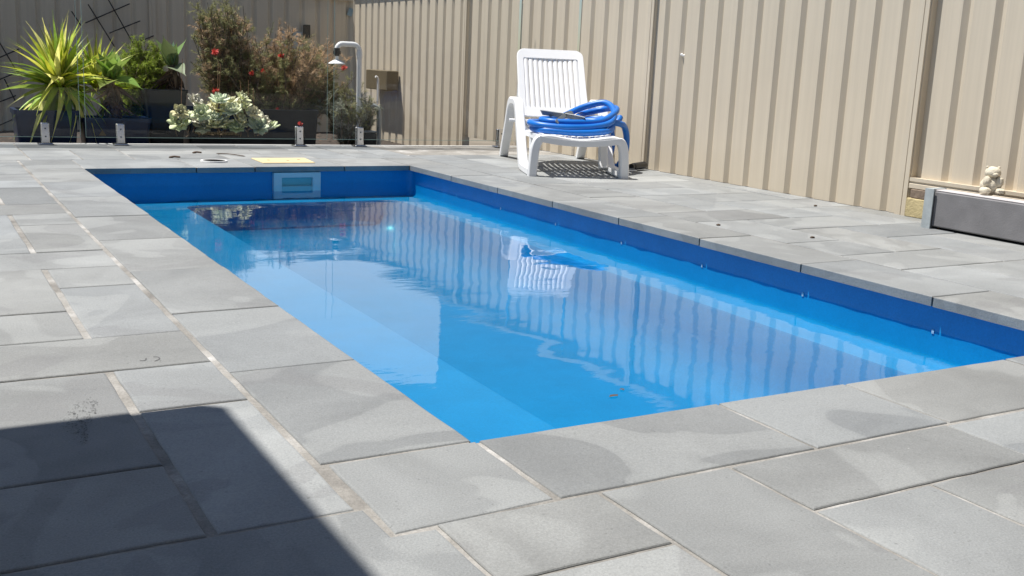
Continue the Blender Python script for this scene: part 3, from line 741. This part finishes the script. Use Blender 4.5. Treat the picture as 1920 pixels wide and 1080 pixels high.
for k, (px, py, hgt) in enumerate(((1695, 398, .05), (1702, 402, .035), (1418, 350, .06), (1757, 426, .06), (1760, 430, .05))):
    p = at_z(px, py, .0); b = MB()
    for j in range(4):
        a = rnd.random()*6.28; q = p+V((math.cos(a)*.015, math.sin(a)*.015, hgt*rnd.uniform(.5, 1)))
        b.tube([p, p.lerp(q, .5)+V((0, 0, .006)), q], [.0012, .001, .0005], 4)
    o = b.build('dry_weed', M['dry'], None, origin=p); o.color = (1.6, 1.4, .9, 1)
    tag(o, ('taller dry weed beside the timber boards', 'shorter dry weed beside the timber boards', 'thin dry weed growing at the foot of the ribbed fence', 'dry weed standing against the galvanised post', 'dry weed at the foot of the grey concrete sleeper')[k], 'weed', 'dry weeds at the paving edge')
fg = thing('stone_figure', (3.56, 1.535, .15), 'small pale carved stone animal figure sitting on the raised bed', 'statue')
def blob(c, r, seed, sq=(1, 1, 1), n=14, rough=.08):
    b = MB(); m = n//2+3; loops = []
    for j in range(1, m):
        th = math.pi*j/m; loops.append([])
        for i in range(n):
            ph = 2*math.pi*i/n; d = V((math.sin(th)*math.cos(ph), math.sin(th)*math.sin(ph), math.cos(th)))
            rr = r*(1+rough*noise.noise(d*2.2+V((seed, 0, 0))))
            loops[-1].append(V(c)+V((d.x*sq[0], d.y*sq[1], d.z*sq[2]))*rr)
    b.loft(loops, True, True); return b
c0 = V((3.555, 1.535, .15))
def face(u, d, z): return c0+V((.0, 0, z))+V((-.62, -.78, 0))*d+V((.78, -.62, 0))*u      # towards the camera / to its right
blob(face(0, 0, .085), .047, 1, (1, 1, 1.0), rough=.12).build('body', M['stone'], fg, smooth=True)
hd = blob(face(0, .008, .147), .034, 2, (1.05, 1.05, .82), rough=.10).build('head', M['stone'], fg, smooth=True)
for u in (-.026, .026): blob(face(u, .0, .170), .0065, 3+u, (1, 1, 1)).build('ear', M['stone'], hd, smooth=True).location = V((0, 0, 0))
blob(face(.004, .034, .139), .015, 5, (1.1, 1.1, .7)).build('muzzle', M['stone'], fg, smooth=True)
for u in (-.028, .028): blob(face(u, .03, .105), .020, 6+u*9, (.9, .9, 1.3), rough=.2).build('arm', M['stone'], fg, smooth=True)
for u in (-.032, .032): blob(face(u, .036, .062), .023, 8+u*9, (1.1, 1.2, .8), rough=.2).build('leg', M['stone'], fg, smooth=True)
b = MB(); b.bbox((3.512, 1.485, .1505), (3.60, 1.585, .170), .004); b.build('pedestal', M['stone'], fg)

# ------------------------------------------------------------------ garden plants behind the glass
def pot(name, label, px0, px1, pyt, y, depth, mat, taper=.86, zbot=GARDEN_Z-.02, grp=None, rim=.02):
    A, B_ = at_y(px0, pyt, y), at_y(px1, pyt, y); zt = (A.z+B_.z)/2; cx = (A.x+B_.x)/2; hw = (B_.x-A.x)/2; cyy = y+depth/2
    root = thing(name, (cx, cyy, zbot), label, 'planter', grp)
    def lp(k, z, dr=0): return [V((cx+x, cyy+yy, z)) for x, yy in rrect(-hw*k-dr, -depth/2*k-dr, hw*k+dr, depth/2*k+dr, min(.03, depth*.2), 3)]
    b = MB(); b.loft([lp(taper, zbot), lp(1-(1-taper)*.06, zt-.035), lp(1, zt-.035, .006), lp(1, zt, .008), lp(1, zt, -rim), lp(.97, zt-.05, -rim)], True, False); b.build('pot_body', mat, root, smooth=True)
    b = MB(); b.loft([lp(.985, zt-.03, -rim), lp(.5, zt-.02, -rim)], False, True); b.build('potting_soil', M['soil'], root)
    return root, V((cx, cyy, zt))
pot1, c1 = pot('planter_box', 'navy glazed planter holding the yellow green yucca', 28, 147, 207, 6.78, .36, M['navy'])
pot2, c2 = pot('planter_box', 'low navy planter holding the broad leaved agave', 157, 283, 222, 6.80, .34, M['navy'])
pot3, c3 = pot('tall_planter', 'tall slate planter holding the grey green agave', 274, 352, 168, 7.02, .34, M['slate'], .74)
pot4, c4 = pot('planter_trough', 'long dark trough behind the white succulents under the flowering shrub', 352, 598, 205, 7.12, .36, M['slate'], .95)

def leaf_mesh(name, L, W, curve, fold, mat, n=7, tipdroop=0.0):
    vs_, fs = [], []
    for j in range(n+1):
        t = j/n; wd = W*(math.sin(math.pi*min(1, .12+t*.95)**.8)**.9)*(1-t**6)/2
        if j == n: wd = .0008
        y = L*t; z = -curve*L*t*t-tipdroop*L*t**4
        y2 = y*(1-.25*curve*t)
        vs_ += [(-wd, y2, z+fold*wd), (0, y2, z), (wd, y2, z+fold*wd)]
    for j in range(n):
        k = j*3; fs += [(k, k+1, k+4, k+3), (k+1, k+2, k+5, k+4)]
    return mesh(name, vs_, fs, mat, True)
def aim(az_, elv, rollv=0.0):          # leaf local +Y towards az/elev, local +Z upward side
    d = V((math.cos(az_)*math.cos(elv), math.sin(az_)*math.cos(elv), math.sin(elv)))
    side_ = d.cross(V((0, 0, 1))).normalized(); upn = side_.cross(d)
    q = Matrix((side_, d, upn)).transposed().to_quaternion()
    from mathutils import Quaternion
    return q @ Quaternion((0, 1, 0), rollv)
# yucca
yc = at_y(112, 150, 6.95); yuc = thing('yucca_plant', (yc.x, yc.y, c1.z-.03), 'spiky yellow green yucca with long sword leaves in the navy planter', 'plant')
b = MB(); b.tube([(yc.x, yc.y, c1.z-.03), (yc.x+.01, yc.y, c1.z+.08), (yc.x, yc.y, yc.z)], [.035, .03, .03], 8); b.build('stem', M['bark'], yuc)
LM = [leaf_mesh('sword_leaf', l, w_, c_, .5, M['yucca'], 8, td) for l, w_, c_, td in ((.42, .044, .05, .0), (.46, .038, .12, .05), (.40, .046, .22, .1), (.36, .040, .7, .35), (.44, .034, .02, 0), (.38, .044, 1.0, .5))]
r_ = random.Random(3)
def yucca_head(cen, root, n, scale, lo=-.5):
    for k in range(n):
        t = k/n; elv = 1.45-(1.45-lo)*t**1.15+r_.gauss(0, .12); az_ = k*2.39996+r_.gauss(0, .2)
        which = (0, 4, 1)[k % 3] if elv > .7 else ((1, 2, 0)[k % 3] if elv > .15 else (3, 5, 2)[k % 3])
        o = link('sword_leaf', LM[which], root, cen-wpos(root)+V((0, 0, r_.uniform(-.05, .04)-.06*t)), aim(az_, elv, r_.gauss(0, .35)))
        s = scale*r_.uniform(.78, 1.12); o.scale = (s*r_.uniform(.8, 1.15), s, s)
        g = r_.uniform(.35, 1.1); yl = r_.uniform(.7, 1.15); o.color = (g*yl, g, g*r_.uniform(.5, 2.2), 1)
        if r_.random() < .14: o.color = (1.7, 1.45, 5.0, 1)
yucca_head(V((yc.x, yc.y, yc.z)), yuc, 175, 1.06)
yucca_head(V((yc.x+.27, yc.y+.12, yc.z-.01)), yuc, 60, .85, -.1)
# agaves
AM = [leaf_mesh('broad_leaf', .23, .150, c_, .40, M['agave'], 9) for c_ in (-.04, .06, .30)]
AB = [leaf_mesh('broad_leaf', .25, .130, c_, .40, M['agaveb'], 9) for c_ in (-.04, .06, .30)]
DM = [leaf_mesh('dead_leaf', .17, .035, c_, .9, M['dry'], 6, .5) for c_ in (.3, .8)]
def agave(px, py, y, base, meshes, label, n, sc_, lo, deadn, deadh):
    c = at_y(px, py, y); root = thing('agave_plant', (c.x, c.y, base), label, 'plant')
    b = MB(); b.tube([(c.x+.01, c.y, base), (c.x, c.y, c.z)], [.035, .028], 8); b.build('stem', M['bark'], root)
    for k in range(n):
        t = k/n; elv = 1.38-(1.38-lo)*t if k < n-2 else .1; az_ = k*2.39996+.6
        o = link('broad_leaf', meshes[0 if elv > .9 else 1 if elv > .4 else 2], root, c-wpos(root)+V((0, 0, -.03*t)), aim(az_, elv, r_.gauss(0, .15)))
        s = sc_*r_.uniform(.85, 1.1)*(.8+.3*t); o.scale = (s, s, s); g = r_.uniform(.5, 1.2); o.color = (g*r_.uniform(.8, 1.25), g, g*r_.uniform(.6, 1.3), 1)
    for k in range(deadn):
        o = link('dead_leaf', DM[k % 2], root, c-wpos(root)+V((r_.gauss(0, .012), r_.gauss(0, .012), -.03-deadh*r_.random())), aim(r_.random()*6.28, r_.uniform(-1.3, -.2), r_.gauss(0, .8)))
        s = r_.uniform(.6, 1.15); o.scale = (s, s, s); g = r_.uniform(.35, 1.2); o.color = (g, g, g, 1)
    return root
agave(207, 146, 6.90, c2.z-.03, AM, 'bright green broad leaved agave with a skirt of dead leaves in the low planter', 14, 1.10, .68, 60, .20)
agave(322, 122, 7.17, c3.z-.03, AB, 'grey green agave on a stalk above the tall slate planter', 9, 1.05, .78, 44, .13)
# feathery bush and the flowering shrub: sprigs of fine needles on real branches
def sprigs(b, p, d, L, n, nl, w_, rg, spread=.9):
    """needles round a twig from p along d; each needle is one thin tapered blade"""
    side_ = d.orthogonal().normalized(); oth = d.cross(side_)
    for k in range(n):
        t = k/n; a = rg.random()*6.283; o = p+d*L*t
        nd = (d*rg.uniform(.45, .95)+(side_*math.cos(a)+oth*math.sin(a))*spread).normalized()
        l = nl*rg.uniform(.6, 1.15); q = o+nd*l+V((0, 0, -.12*l)); wv = nd.cross(V((rg.gauss(0, 1), rg.gauss(0, 1), rg.gauss(0, 1)))).normalized()*w_
        k0 = len(b.v); b.v += [o-wv, o+wv, q]; b.f.append((k0, k0+1, k0+2))
def bush(name, label, base, cen, rad, nb, mats, nl, w_, seed, twigs=11, nn=16, shape=None, flowers=()):
    rg = random.Random(seed); root = thing(name, tuple(base), label, 'shrub')
    br = MB(); crowns = [MB() for _ in mats]
    for k in range(nb):
        while True:
            v = V((rg.uniform(-1, 1), rg.uniform(-1, 1), rg.uniform(-1, 1)))
            if v.length < 1 and v.length > .25: break
        tip = V((cen.x+v.x*rad.x, cen.y+v.y*rad.y, cen.z+v.z*rad.z))
        tip += V((noise.noise(V((k*.7, seed, 0))), noise.noise(V((k*.7, seed, 4))), noise.noise(V((k*.7, seed, 8)))))*.10
        b0 = base+V((rg.gauss(0, .03), rg.gauss(0, .03), 0)); mid = b0.lerp(tip, .5)+V((rg.gauss(0, .05), rg.gauss(0, .05), .05))
        path = catmull([b0, mid, tip], 5); br.tube(path, [.010*(1-.8*i/(len(path)-1)) for i in range(len(path))], 5)
        mi = rg.choices(range(len(mats)), weights=[m[1] for m in mats])[0]
        if len(mats) > 1 and v.z > .45 and rg.random() < .5: mi = 1
        d = (tip-mid).normalized()
        for j in range(twigs):
            t = rg.uniform(.35, 1.0); i = min(len(path)-1, int(t*(len(path)-1))); o = path[i]
            dd = (d*.6+V((rg.gauss(0, .7), rg.gauss(0, .7), rg.gauss(.25, .5)))).normalized(); L = rg.uniform(.05, .12)
            br.tube([o, o+dd*L], [.003, .001], 3)
            sprigs(crowns[mi], o+dd*L*.2, dd, L*.9, nn, nl, w_, rg)
    br.build('branches', M['bark'], root, fix=False)
    for m, c in zip(mats, crowns):
        if c.v: tag(c.build('foliage', M[m[0]], root, fix=False), kind='stuff')
    for px, py, y, r in flowers:
        c = at_y(px, py, y); fb = MB()
        for k in range(46):
            v = V((rg.gauss(0, 1), rg.gauss(0, 1), rg.gauss(0, 1))).normalized(); q = c+v*r*rg.uniform(.7, 1.1); wv = v.orthogonal().normalized()*r*.16
            fb.add([c+v*r*.15-wv*.5, c+v*r*.15+wv*.5, q+wv, q-wv], [(0, 1, 2, 3)])
        fb.build('flower', M['red'], root, fix=False)
    return root
fc = at_y(268, 140, 7.35)
bush('feathery_bush', 'fine leaved bright green bush between the two agaves', V((fc.x-.02, 7.35, GARDEN_Z)), fc, V((.20, .17, .30)), 120, [('feather', 1)], .042, .0030, 4, 16, 26)
sc1 = at_y(515, 130, 7.55)
FL = [(403, 97, 7.3, .034), (527, 104, 7.3, .028), (472, 137, 7.3, .024), (493, 133, 7.3, .024), (563, 232, 6.95, .022), (520, 205, 7.2, .018), (645, 127, 7.35, .030), (404, 170, 7.3, .03)]
bush('flowering_shrub', 'large brownish green needle leaved shrub with red flowers behind the glass', V((at_y(500, 230, 7.5).x, 7.5, GARDEN_Z)), sc1, V((.74, .30, .42)), 270, [('needle', 5), ('needlebrown', 4)], .040, .0026, 9, 17, 24, flowers=FL)
st = at_y(415, 45, 7.6)
bush('tall_shrub', 'tall brown tipped shrub rising behind the tall slate planter', V((st.x+.1, 7.6, GARDEN_Z)), st, V((.24, .2, .24)), 80, [('needlebrown', 5), ('needle', 4)], .040, .0026, 21, 16, 22)
s2 = at_y(655, 205, 7.25)
bush('grey_shrub', 'low grey green needle shrub beside the white standpipe', V((s2.x, 7.25, GARDEN_Z)), s2, V((.26, .16, .20)), 60, [('needleblue', 3), ('needle', 3)], .042, .0026, 15, 14, 20)
tw = at_y(692, 100, 7.3); 
# white succulents: rosettes on trailing stems in the front
su = thing('succulent_clump', tuple(at_y(420, 262, 6.70)), 'clump of pale white green succulent rosettes trailing in front of the dark trough', 'succulent')
rs = random.Random(17)
def rosette_mesh(i):
    b = MB()
    for ring_, (n_, elv, l, w_) in enumerate(((5, 1.25, .030, .020), (7, .75, .046, .030), (8, .25, .055, .034))):
        for k in range(n_):
            a = 2*math.pi*(k+.5*ring_)/n_+rs.gauss(0, .1); d = V((math.cos(a)*math.cos(elv), math.sin(a)*math.cos(elv), math.sin(elv))); s_ = V((-math.sin(a), math.cos(a), 0)); nn = s_.cross(d)*-1
            L = l*rs.uniform(.85, 1.15); W_ = w_*rs.uniform(.85, 1.1)
            pts_ = [(0, .15, 0), (.35, .42, .1), (.72, .5, .25), (.95, .28, .42), (1.06, .02, .52)]
            lp = []
            for t, hw, rise in pts_:
                c = d*L*t+nn*L*rise*.45; lp.append([c-s_*W_*hw+nn*.005, c-nn*.002, c+s_*W_*hw+nn*.005, c+nn*.0035])
            b.loft(lp, True, True)
    return mesh('rosette', b.v, b.f, M['succ'], True)
RM = [rosette_mesh(i) for i in range(4)]
spots = [(338, 213), (336, 233), (364, 192), (352, 222), (378, 215), (372, 228), (386, 238), (398, 210), (402, 226), (411, 193), (414, 208), (418, 232), (428, 240), (432, 197), (440, 212), (446, 228), (452, 188), (456, 204), (462, 219), (466, 236), (474, 213), (480, 228), (484, 242), (492, 231), (497, 246), (506, 243), (405, 240), (444, 243)]
su_o = wpos(su); tr_ = MB()
for k, (px, py) in enumerate(spots):
    c = at_y(px, py, 6.70+rs.uniform(-.04, .10))
    o = link('rosette', RM[k % 4], su, c-su_o, aim(rs.uniform(.8, 2.4), rs.uniform(.15, 1.15)) ); s = rs.uniform(1.25, 1.75); o.scale = (s, s, s)
    g = rs.uniform(.9, 1.35); o.color = (g*rs.uniform(.95, 1.15), g, g*rs.uniform(.75, 1.15), 1)
    q = at_y(px+rs.uniform(-20, 20), 252+rs.uniform(-8, 6), 6.8); tr_.tube(catmull([q, q.lerp(c, .5)+V((rs.gauss(0, .02), 0, -.02)), c], 4), .005, 5)
tr_.build('trailing_stems', M['bark'], su, fix=False)
b = MB()
for px, py0, py1 in ((340, 245, 110), (408, 215, 120), (413, 230, 115), (443, 195, 150), (460, 200, 150), (478, 215, 165)):
    p0, p1 = at_y(px, py0, 6.72), at_y(px+rs.uniform(-6, 8), py1, 6.75); b.tube(catmull([p0, p0.lerp(p1, .5)+V((rs.gauss(0, .015), 0, 0)), p1], 4), .0022, 4)
b.build('flower_stalks', M['dry'], su, fix=False).color = (2, 1.6, 1.3, 1)
# weeds and leaf litter
b = MB(); rw = random.Random(8)
for k in range(260):
    x = rw.uniform(-1.0, 0.0); y = rw.uniform(6.75, 7.6); p = V((x, y, GARDEN_Z)); a = rw.random()*6.28; l = rw.uniform(.03, .10)
    q = p+V((math.cos(a)*l*.5, math.sin(a)*l*.5, l)); wv = V((math.sin(a), -math.cos(a), 0))*.004; b.add([p-wv, p+wv, q], [(0, 1, 2)])
tag(b.build('weed_patch', M['grass'], fix=False), 'patch of short green weeds beside the navy planter', kind='stuff')
b = MB()
for k in range(700):
    x = rw.uniform(-1.5, 3.6); y = rw.uniform(edge_y(x)+.05, 9.8); p = V((x, y, GARDEN_Z+.03)); a = rw.random()*6.28; l = rw.uniform(.015, .05)
    d = V((math.cos(a), math.sin(a), rw.uniform(-.2, .5)))*l; wv = V((-math.sin(a), math.cos(a), rw.uniform(-.3, .3)))*l*.3
    b.add([p-d-wv*.2, p-wv, p+d, p+wv], [(0, 1, 2, 3)])
tag(b.build('leaf_litter', M['leaflitter'], fix=False), 'dead leaves lying on the garden soil', kind='stuff')
for k, (pa, pb, lab) in enumerate((((362, 286), (378, 285.5), 'dark dead leaf on the far paving near the glass'), ((405, 287), (460, 292.5), 'long dark twig lying on the far paving behind the drain'), ((318, 294.5), (338, 294), 'dark flat leaf on the far paving beside the drain'))):
    A, B_ = at_z(*pa, .006), at_z(*pb, .006); b = MB(); m_ = A.lerp(B_, .5)+V((0, .03, .006)); wd = .012 if k != 1 else .007
    b.tube(catmull([A, m_, B_], 5), [wd*.3]+[wd]*9+[wd*.3], 5); b.v = [V((v.x, v.y, .0015+(v.z)*.45)) for v in b.v]
    tag(b.build('dead_leaf', M['leaflitter'], None, origin=A), lab, 'leaf')
for k, (px, py, lab) in enumerate(((1529, 385.5, 'small dark seed pod on the paving near the ribbed fence'), (1347, 421.5, 'small dark seed pod on the pale paving near the pool coping'), (1523.5, 445, 'small dark seed pod midway between the coping and the concrete sleeper'))):
    p = at_z(px, py, .004); tag(blob(p, .008, k, (1.5, 1, .6), 8, .3).build('seed_pod', M['leaflitter'], None, origin=p, smooth=True), lab, 'seed pod')

# standpipe with cone head, box on the fence, fittings
pp = at_y(674, 84, 7.15); pe = at_y(632, 84, 7.15); zt = pp.z
spz = thing('standpipe', (pp.x, 7.15, GARDEN_Z), 'white plastic pipe bent over at the top with a black coupling and cone head', 'pipe')
rr = .06
path = [V((pp.x, 7.15, GARDEN_Z)), V((pp.x, 7.15, zt-rr))]+[V((pp.x-rr+rr*math.cos(a), 7.15, zt-rr+rr*math.sin(a))) for a in [math.pi/2*k/6 for k in range(1, 7)]]+[V((pe.x+rr*.8, 7.15, zt))]+[V((pe.x+rr*.8-rr*.8*math.sin(a), 7.15, zt-rr*.8+rr*.8*math.cos(a))) for a in [math.pi/2*k/6 for k in range(1, 7)]]
b = MB(); b.tube(path, .0225, 14); b.build('pipe', M['pvc'], spz, smooth=True)
for q, dz in ((V((pp.x, 7.15, zt-rr-.05)), .05), ): 
    b = MB(); b.tube([q, q+V((0, 0, dz))], .027, 14); b.build('elbow_socket', M['pvc'], spz, smooth=True)
ex = pe.x; ez = zt-rr*.8
b = MB(); b.tube([(ex, 7.15, ez+.012), (ex, 7.15, ez-.012), (ex, 7.15, ez-.0125), (ex, 7.15, ez-.04), (ex, 7.15, ez-.0405), (ex, 7.15, ez-.055)], [.026, .026, .034, .034, .024, .02], 14); b.build('coupling', M['black'], spz, smooth=True)
b = MB(); b.tube([(ex, 7.15, ez-.054), (ex, 7.15, ez-.085), (ex, 7.15, ez-.09), (ex, 7.15, ez-.115), (ex, 7.15, ez-.122)], [.014, .016, .03, .072, .074], 18); b.build('cone_head', M['edge'], spz, smooth=True)
q0 = at_x(700, 150, FX+.02); 
bx = thing('fence_box', (FX-.06, q0.y, .3), 'small olive brown box fixed to the cream fence near the corner', 'box')
A, B_ = at_x(737, 133, FX-.06), at_x(697, 166, FX-.06); b = MB(); b.bbox((FX-.13, A.y, B_.z), (FX+.004, B_.y, A.z), .006); b.build('case', M['boxpaint'], bx)
e0 = at_y(709, 150, A.y-.05); b = MB(); b.tube(catmull([(e0.x, e0.y, e0.z-.25), (e0.x, e0.y, e0.z-.03), (e0.x-.005, e0.y, e0.z+.02), (e0.x-.03, e0.y, e0.z+.035)], 5), .013, 8); b.build('conduit_elbow', M['pvc'], bx, smooth=True)
pm = at_y(690, 262, 7.0)
pu = thing('filter_box', (pm.x, 7.05, GARDEN_Z), 'low dark grey box standing at the foot of the white standpipe', 'box'); 
b = MB(); b.bbox((pm.x-.075, 6.98, GARDEN_Z-.03), (pm.x+.075, 7.13, .055), .008); b.build('case', M['slate'], pu)
b = MB(); b.bbox((pm.x-.08, 6.975, .0555), (pm.x+.08, 7.135, .070), .005); b.build('lid', M['greyplastic'], pu)
p0 = at_y(710, 262, 7.25); b = MB(); b.tube(catmull([(p0.x, 7.25, GARDEN_Z), (p0.x, 7.25, .18), (p0.x-.02, 7.25, .26), (p0.x-.10, 7.25, .28), (p0.x-.22, 7.25, .27)], 6), .022, 10)
hs = b.build('grey_pipe', M['galv'], None, smooth=True, origin=V((p0.x, 7.25, GARDEN_Z))); tag(hs, 'grey pipe bent over low among the needle leaves by the standpipe', 'pipe')
# board with dark brackets on the back fence, behind the shrub
A, B_ = at_y(527, 58, BY-.03), at_y(566, 112, BY-.03); bo = thing('backing_board', ((A.x+B_.x)/2, BY-.03, A.z), 'pale board with two dark brackets on the shaded back fence', 'board')
b = MB(); b.bbox((A.x, BY-.06, B_.z), (B_.x, BY-.032, A.z), .004); b.build('panel', M['galv'], bo)
for pyy in (46, 88):
    q0, q1 = at_y(569, pyy, BY-.05), at_y(580, pyy+26, BY-.05); b = MB(); b.bbox((q0.x, BY-.09, q1.z), (q1.x, BY-.033, q0.z), .004); b.build('bracket', M['black'], bo)
# wire trellis leaning on the back fence
tr = thing('wire_trellis', tuple(at_y(120, 200, BY-.06)), 'dark wire mesh trellis hung slanting on the shaded back fence', 'trellis')
def bar(pa, pb, r=.0065):
    b = MB(); b.tube([at_y(*pa, BY-.055), at_y(*pb, BY-.055)], r, 5); b.build('wire', M['rust'], tr)
for pa, pb in (((165, 8), (215, 88)), ((200, -6), (250, 82)), ((160, 43), (243, 7)), ((205, 62), (263, 39)), ((134, 21), (152, 48)), ((252, 82), (288, 67)),
               ((-2, 78), (34, 138)), ((-6, 110), (35, 92)), ((-6, 151), (45, 130)), ((-6, 193), (30, 179)), ((-6, 237), (28, 222)), ((8, 148), (30, 192))): bar(pa, pb)
# pale tag on the fence corner
q = at_y(657, 23, BY-.012); tg = MB(); tg.bbox((-.03, -.006, -.045), (.03, .006, .045), .003); tg.v = [Matrix.Rotation(.35, 3, 'Y') @ v+q for v in tg.v]
tag(tg.build('hanging_tag', M['bluetag'], None, origin=q), 'pale blue plastic tag hanging near the fence corner', 'tag')

# ------------------------------------------------------------------ patio roof whose corner shades the paving, and an added house beyond the back fence
h_ = 2.45; sh = V((-.41, .402, 0)); off = SUN_TRAVEL*(h_/-SUN_TRAVEL.z); cor = sh-V((off.x, off.y, 0))
pr = thing('patio_roof', (cor.x-1.5, cor.y-2.5, 0), 'flat patio roof on posts beside the pool paving', 'roof')
b = MB(); b.bbox((cor.x-3.2, cor.y-6.5, h_), (cor.x, cor.y, h_+.14), .004); b.build('roof_slab', M['edge'], pr)
for x, y in ((cor.x-.25, cor.y-.25), (cor.x-3.0, cor.y-.25), (cor.x-3.0, cor.y-6.2)):
    b = MB(); b.bbox((x-.05, y-.05, 0), (x+.05, y+.05, h_-.001), .004); b.build('post', M['edge'], pr)
# the patio's house behind the viewpoint, unseen; added to dim the glass reflections
ho = thing('added_brick_house', (-1.5, -5.0, 0), 'unseen single storey brick house behind the patio added to dim the glass reflections', 'house')
b = MB(); b.box((-9, -9, -.1), (5.5, -4.6, 2.45)); b.build('wall', M['brickwork'], ho)
b = MB(); b.loft([[V((-9.5, -9.5, 2.451)), V((6.0, -9.5, 2.451)), V((6.0, -3.9, 2.451)), V((-9.5, -3.9, 2.451))], [V((-9.5, -9.5, 2.62)), V((6.0, -9.5, 2.62)), V((6.0, -3.9, 2.62)), V((-9.5, -3.9, 2.62))], [V((-7, -6.8, 3.9)), V((3.5, -6.8, 3.9)), V((3.5, -6.6, 3.9)), V((-7, -6.6, 3.9))]], True, True); b.build('roof', M['darkroof'], ho)
for x0, x1, z0 in ((-4.2, -1.8, 0.02), (-.6, 1.2, .9), (2.6, 4.4, .9)):
    b = MB(); b.bbox((x0, -4.64, z0), (x1, -4.57, 2.1), .006); wf = b.build('window', M['edge'], ho)
    xm = (x0+x1)/2
    for a, c in ((x0+.05, xm-.025), (xm+.025, x1-.05)):
        b = MB(); b.box((a, -4.568, z0+.05), (c, -4.562, 2.05)); b.build('pane', M['winglass'], wf, origin=wpos(ho))
# added house, out of view: pale roof shaped and turned to brighten the pool's reflection
a_ = math.radians(26.2); dirv = V((math.sin(a_), math.cos(a_), 0)); lef = V((-math.cos(a_), math.sin(a_), 0)); hc = V((CAM.x, CAM.y, 0))+dirv*19.5
nh = thing('added_mirrored_house', tuple(hc+lef*7+V((0, 0, -.26))), 'added unseen house with a large pale steel roof shaped for the pool reflection', 'house')
H3 = lambda l, d, z: hc+lef*l+dirv*d+V((0, 0, z))
b = MB(); b.loft([[H3(.4, .5, z), H3(15.6, .5, z), H3(15.6, 15.5, z), H3(.4, 15.5, z)] for z in (-.26, 2.6)], True, True); b.build('wall', M['render'], nh)
b = MB(); b.loft([[H3(l, d, z) for d, z in ((0, 2.602), (0, 2.75), (8, 7.55), (16, 2.75), (16, 2.602))] for l in (0, 16)], True, True); b.build('roof', M['roof'], nh)
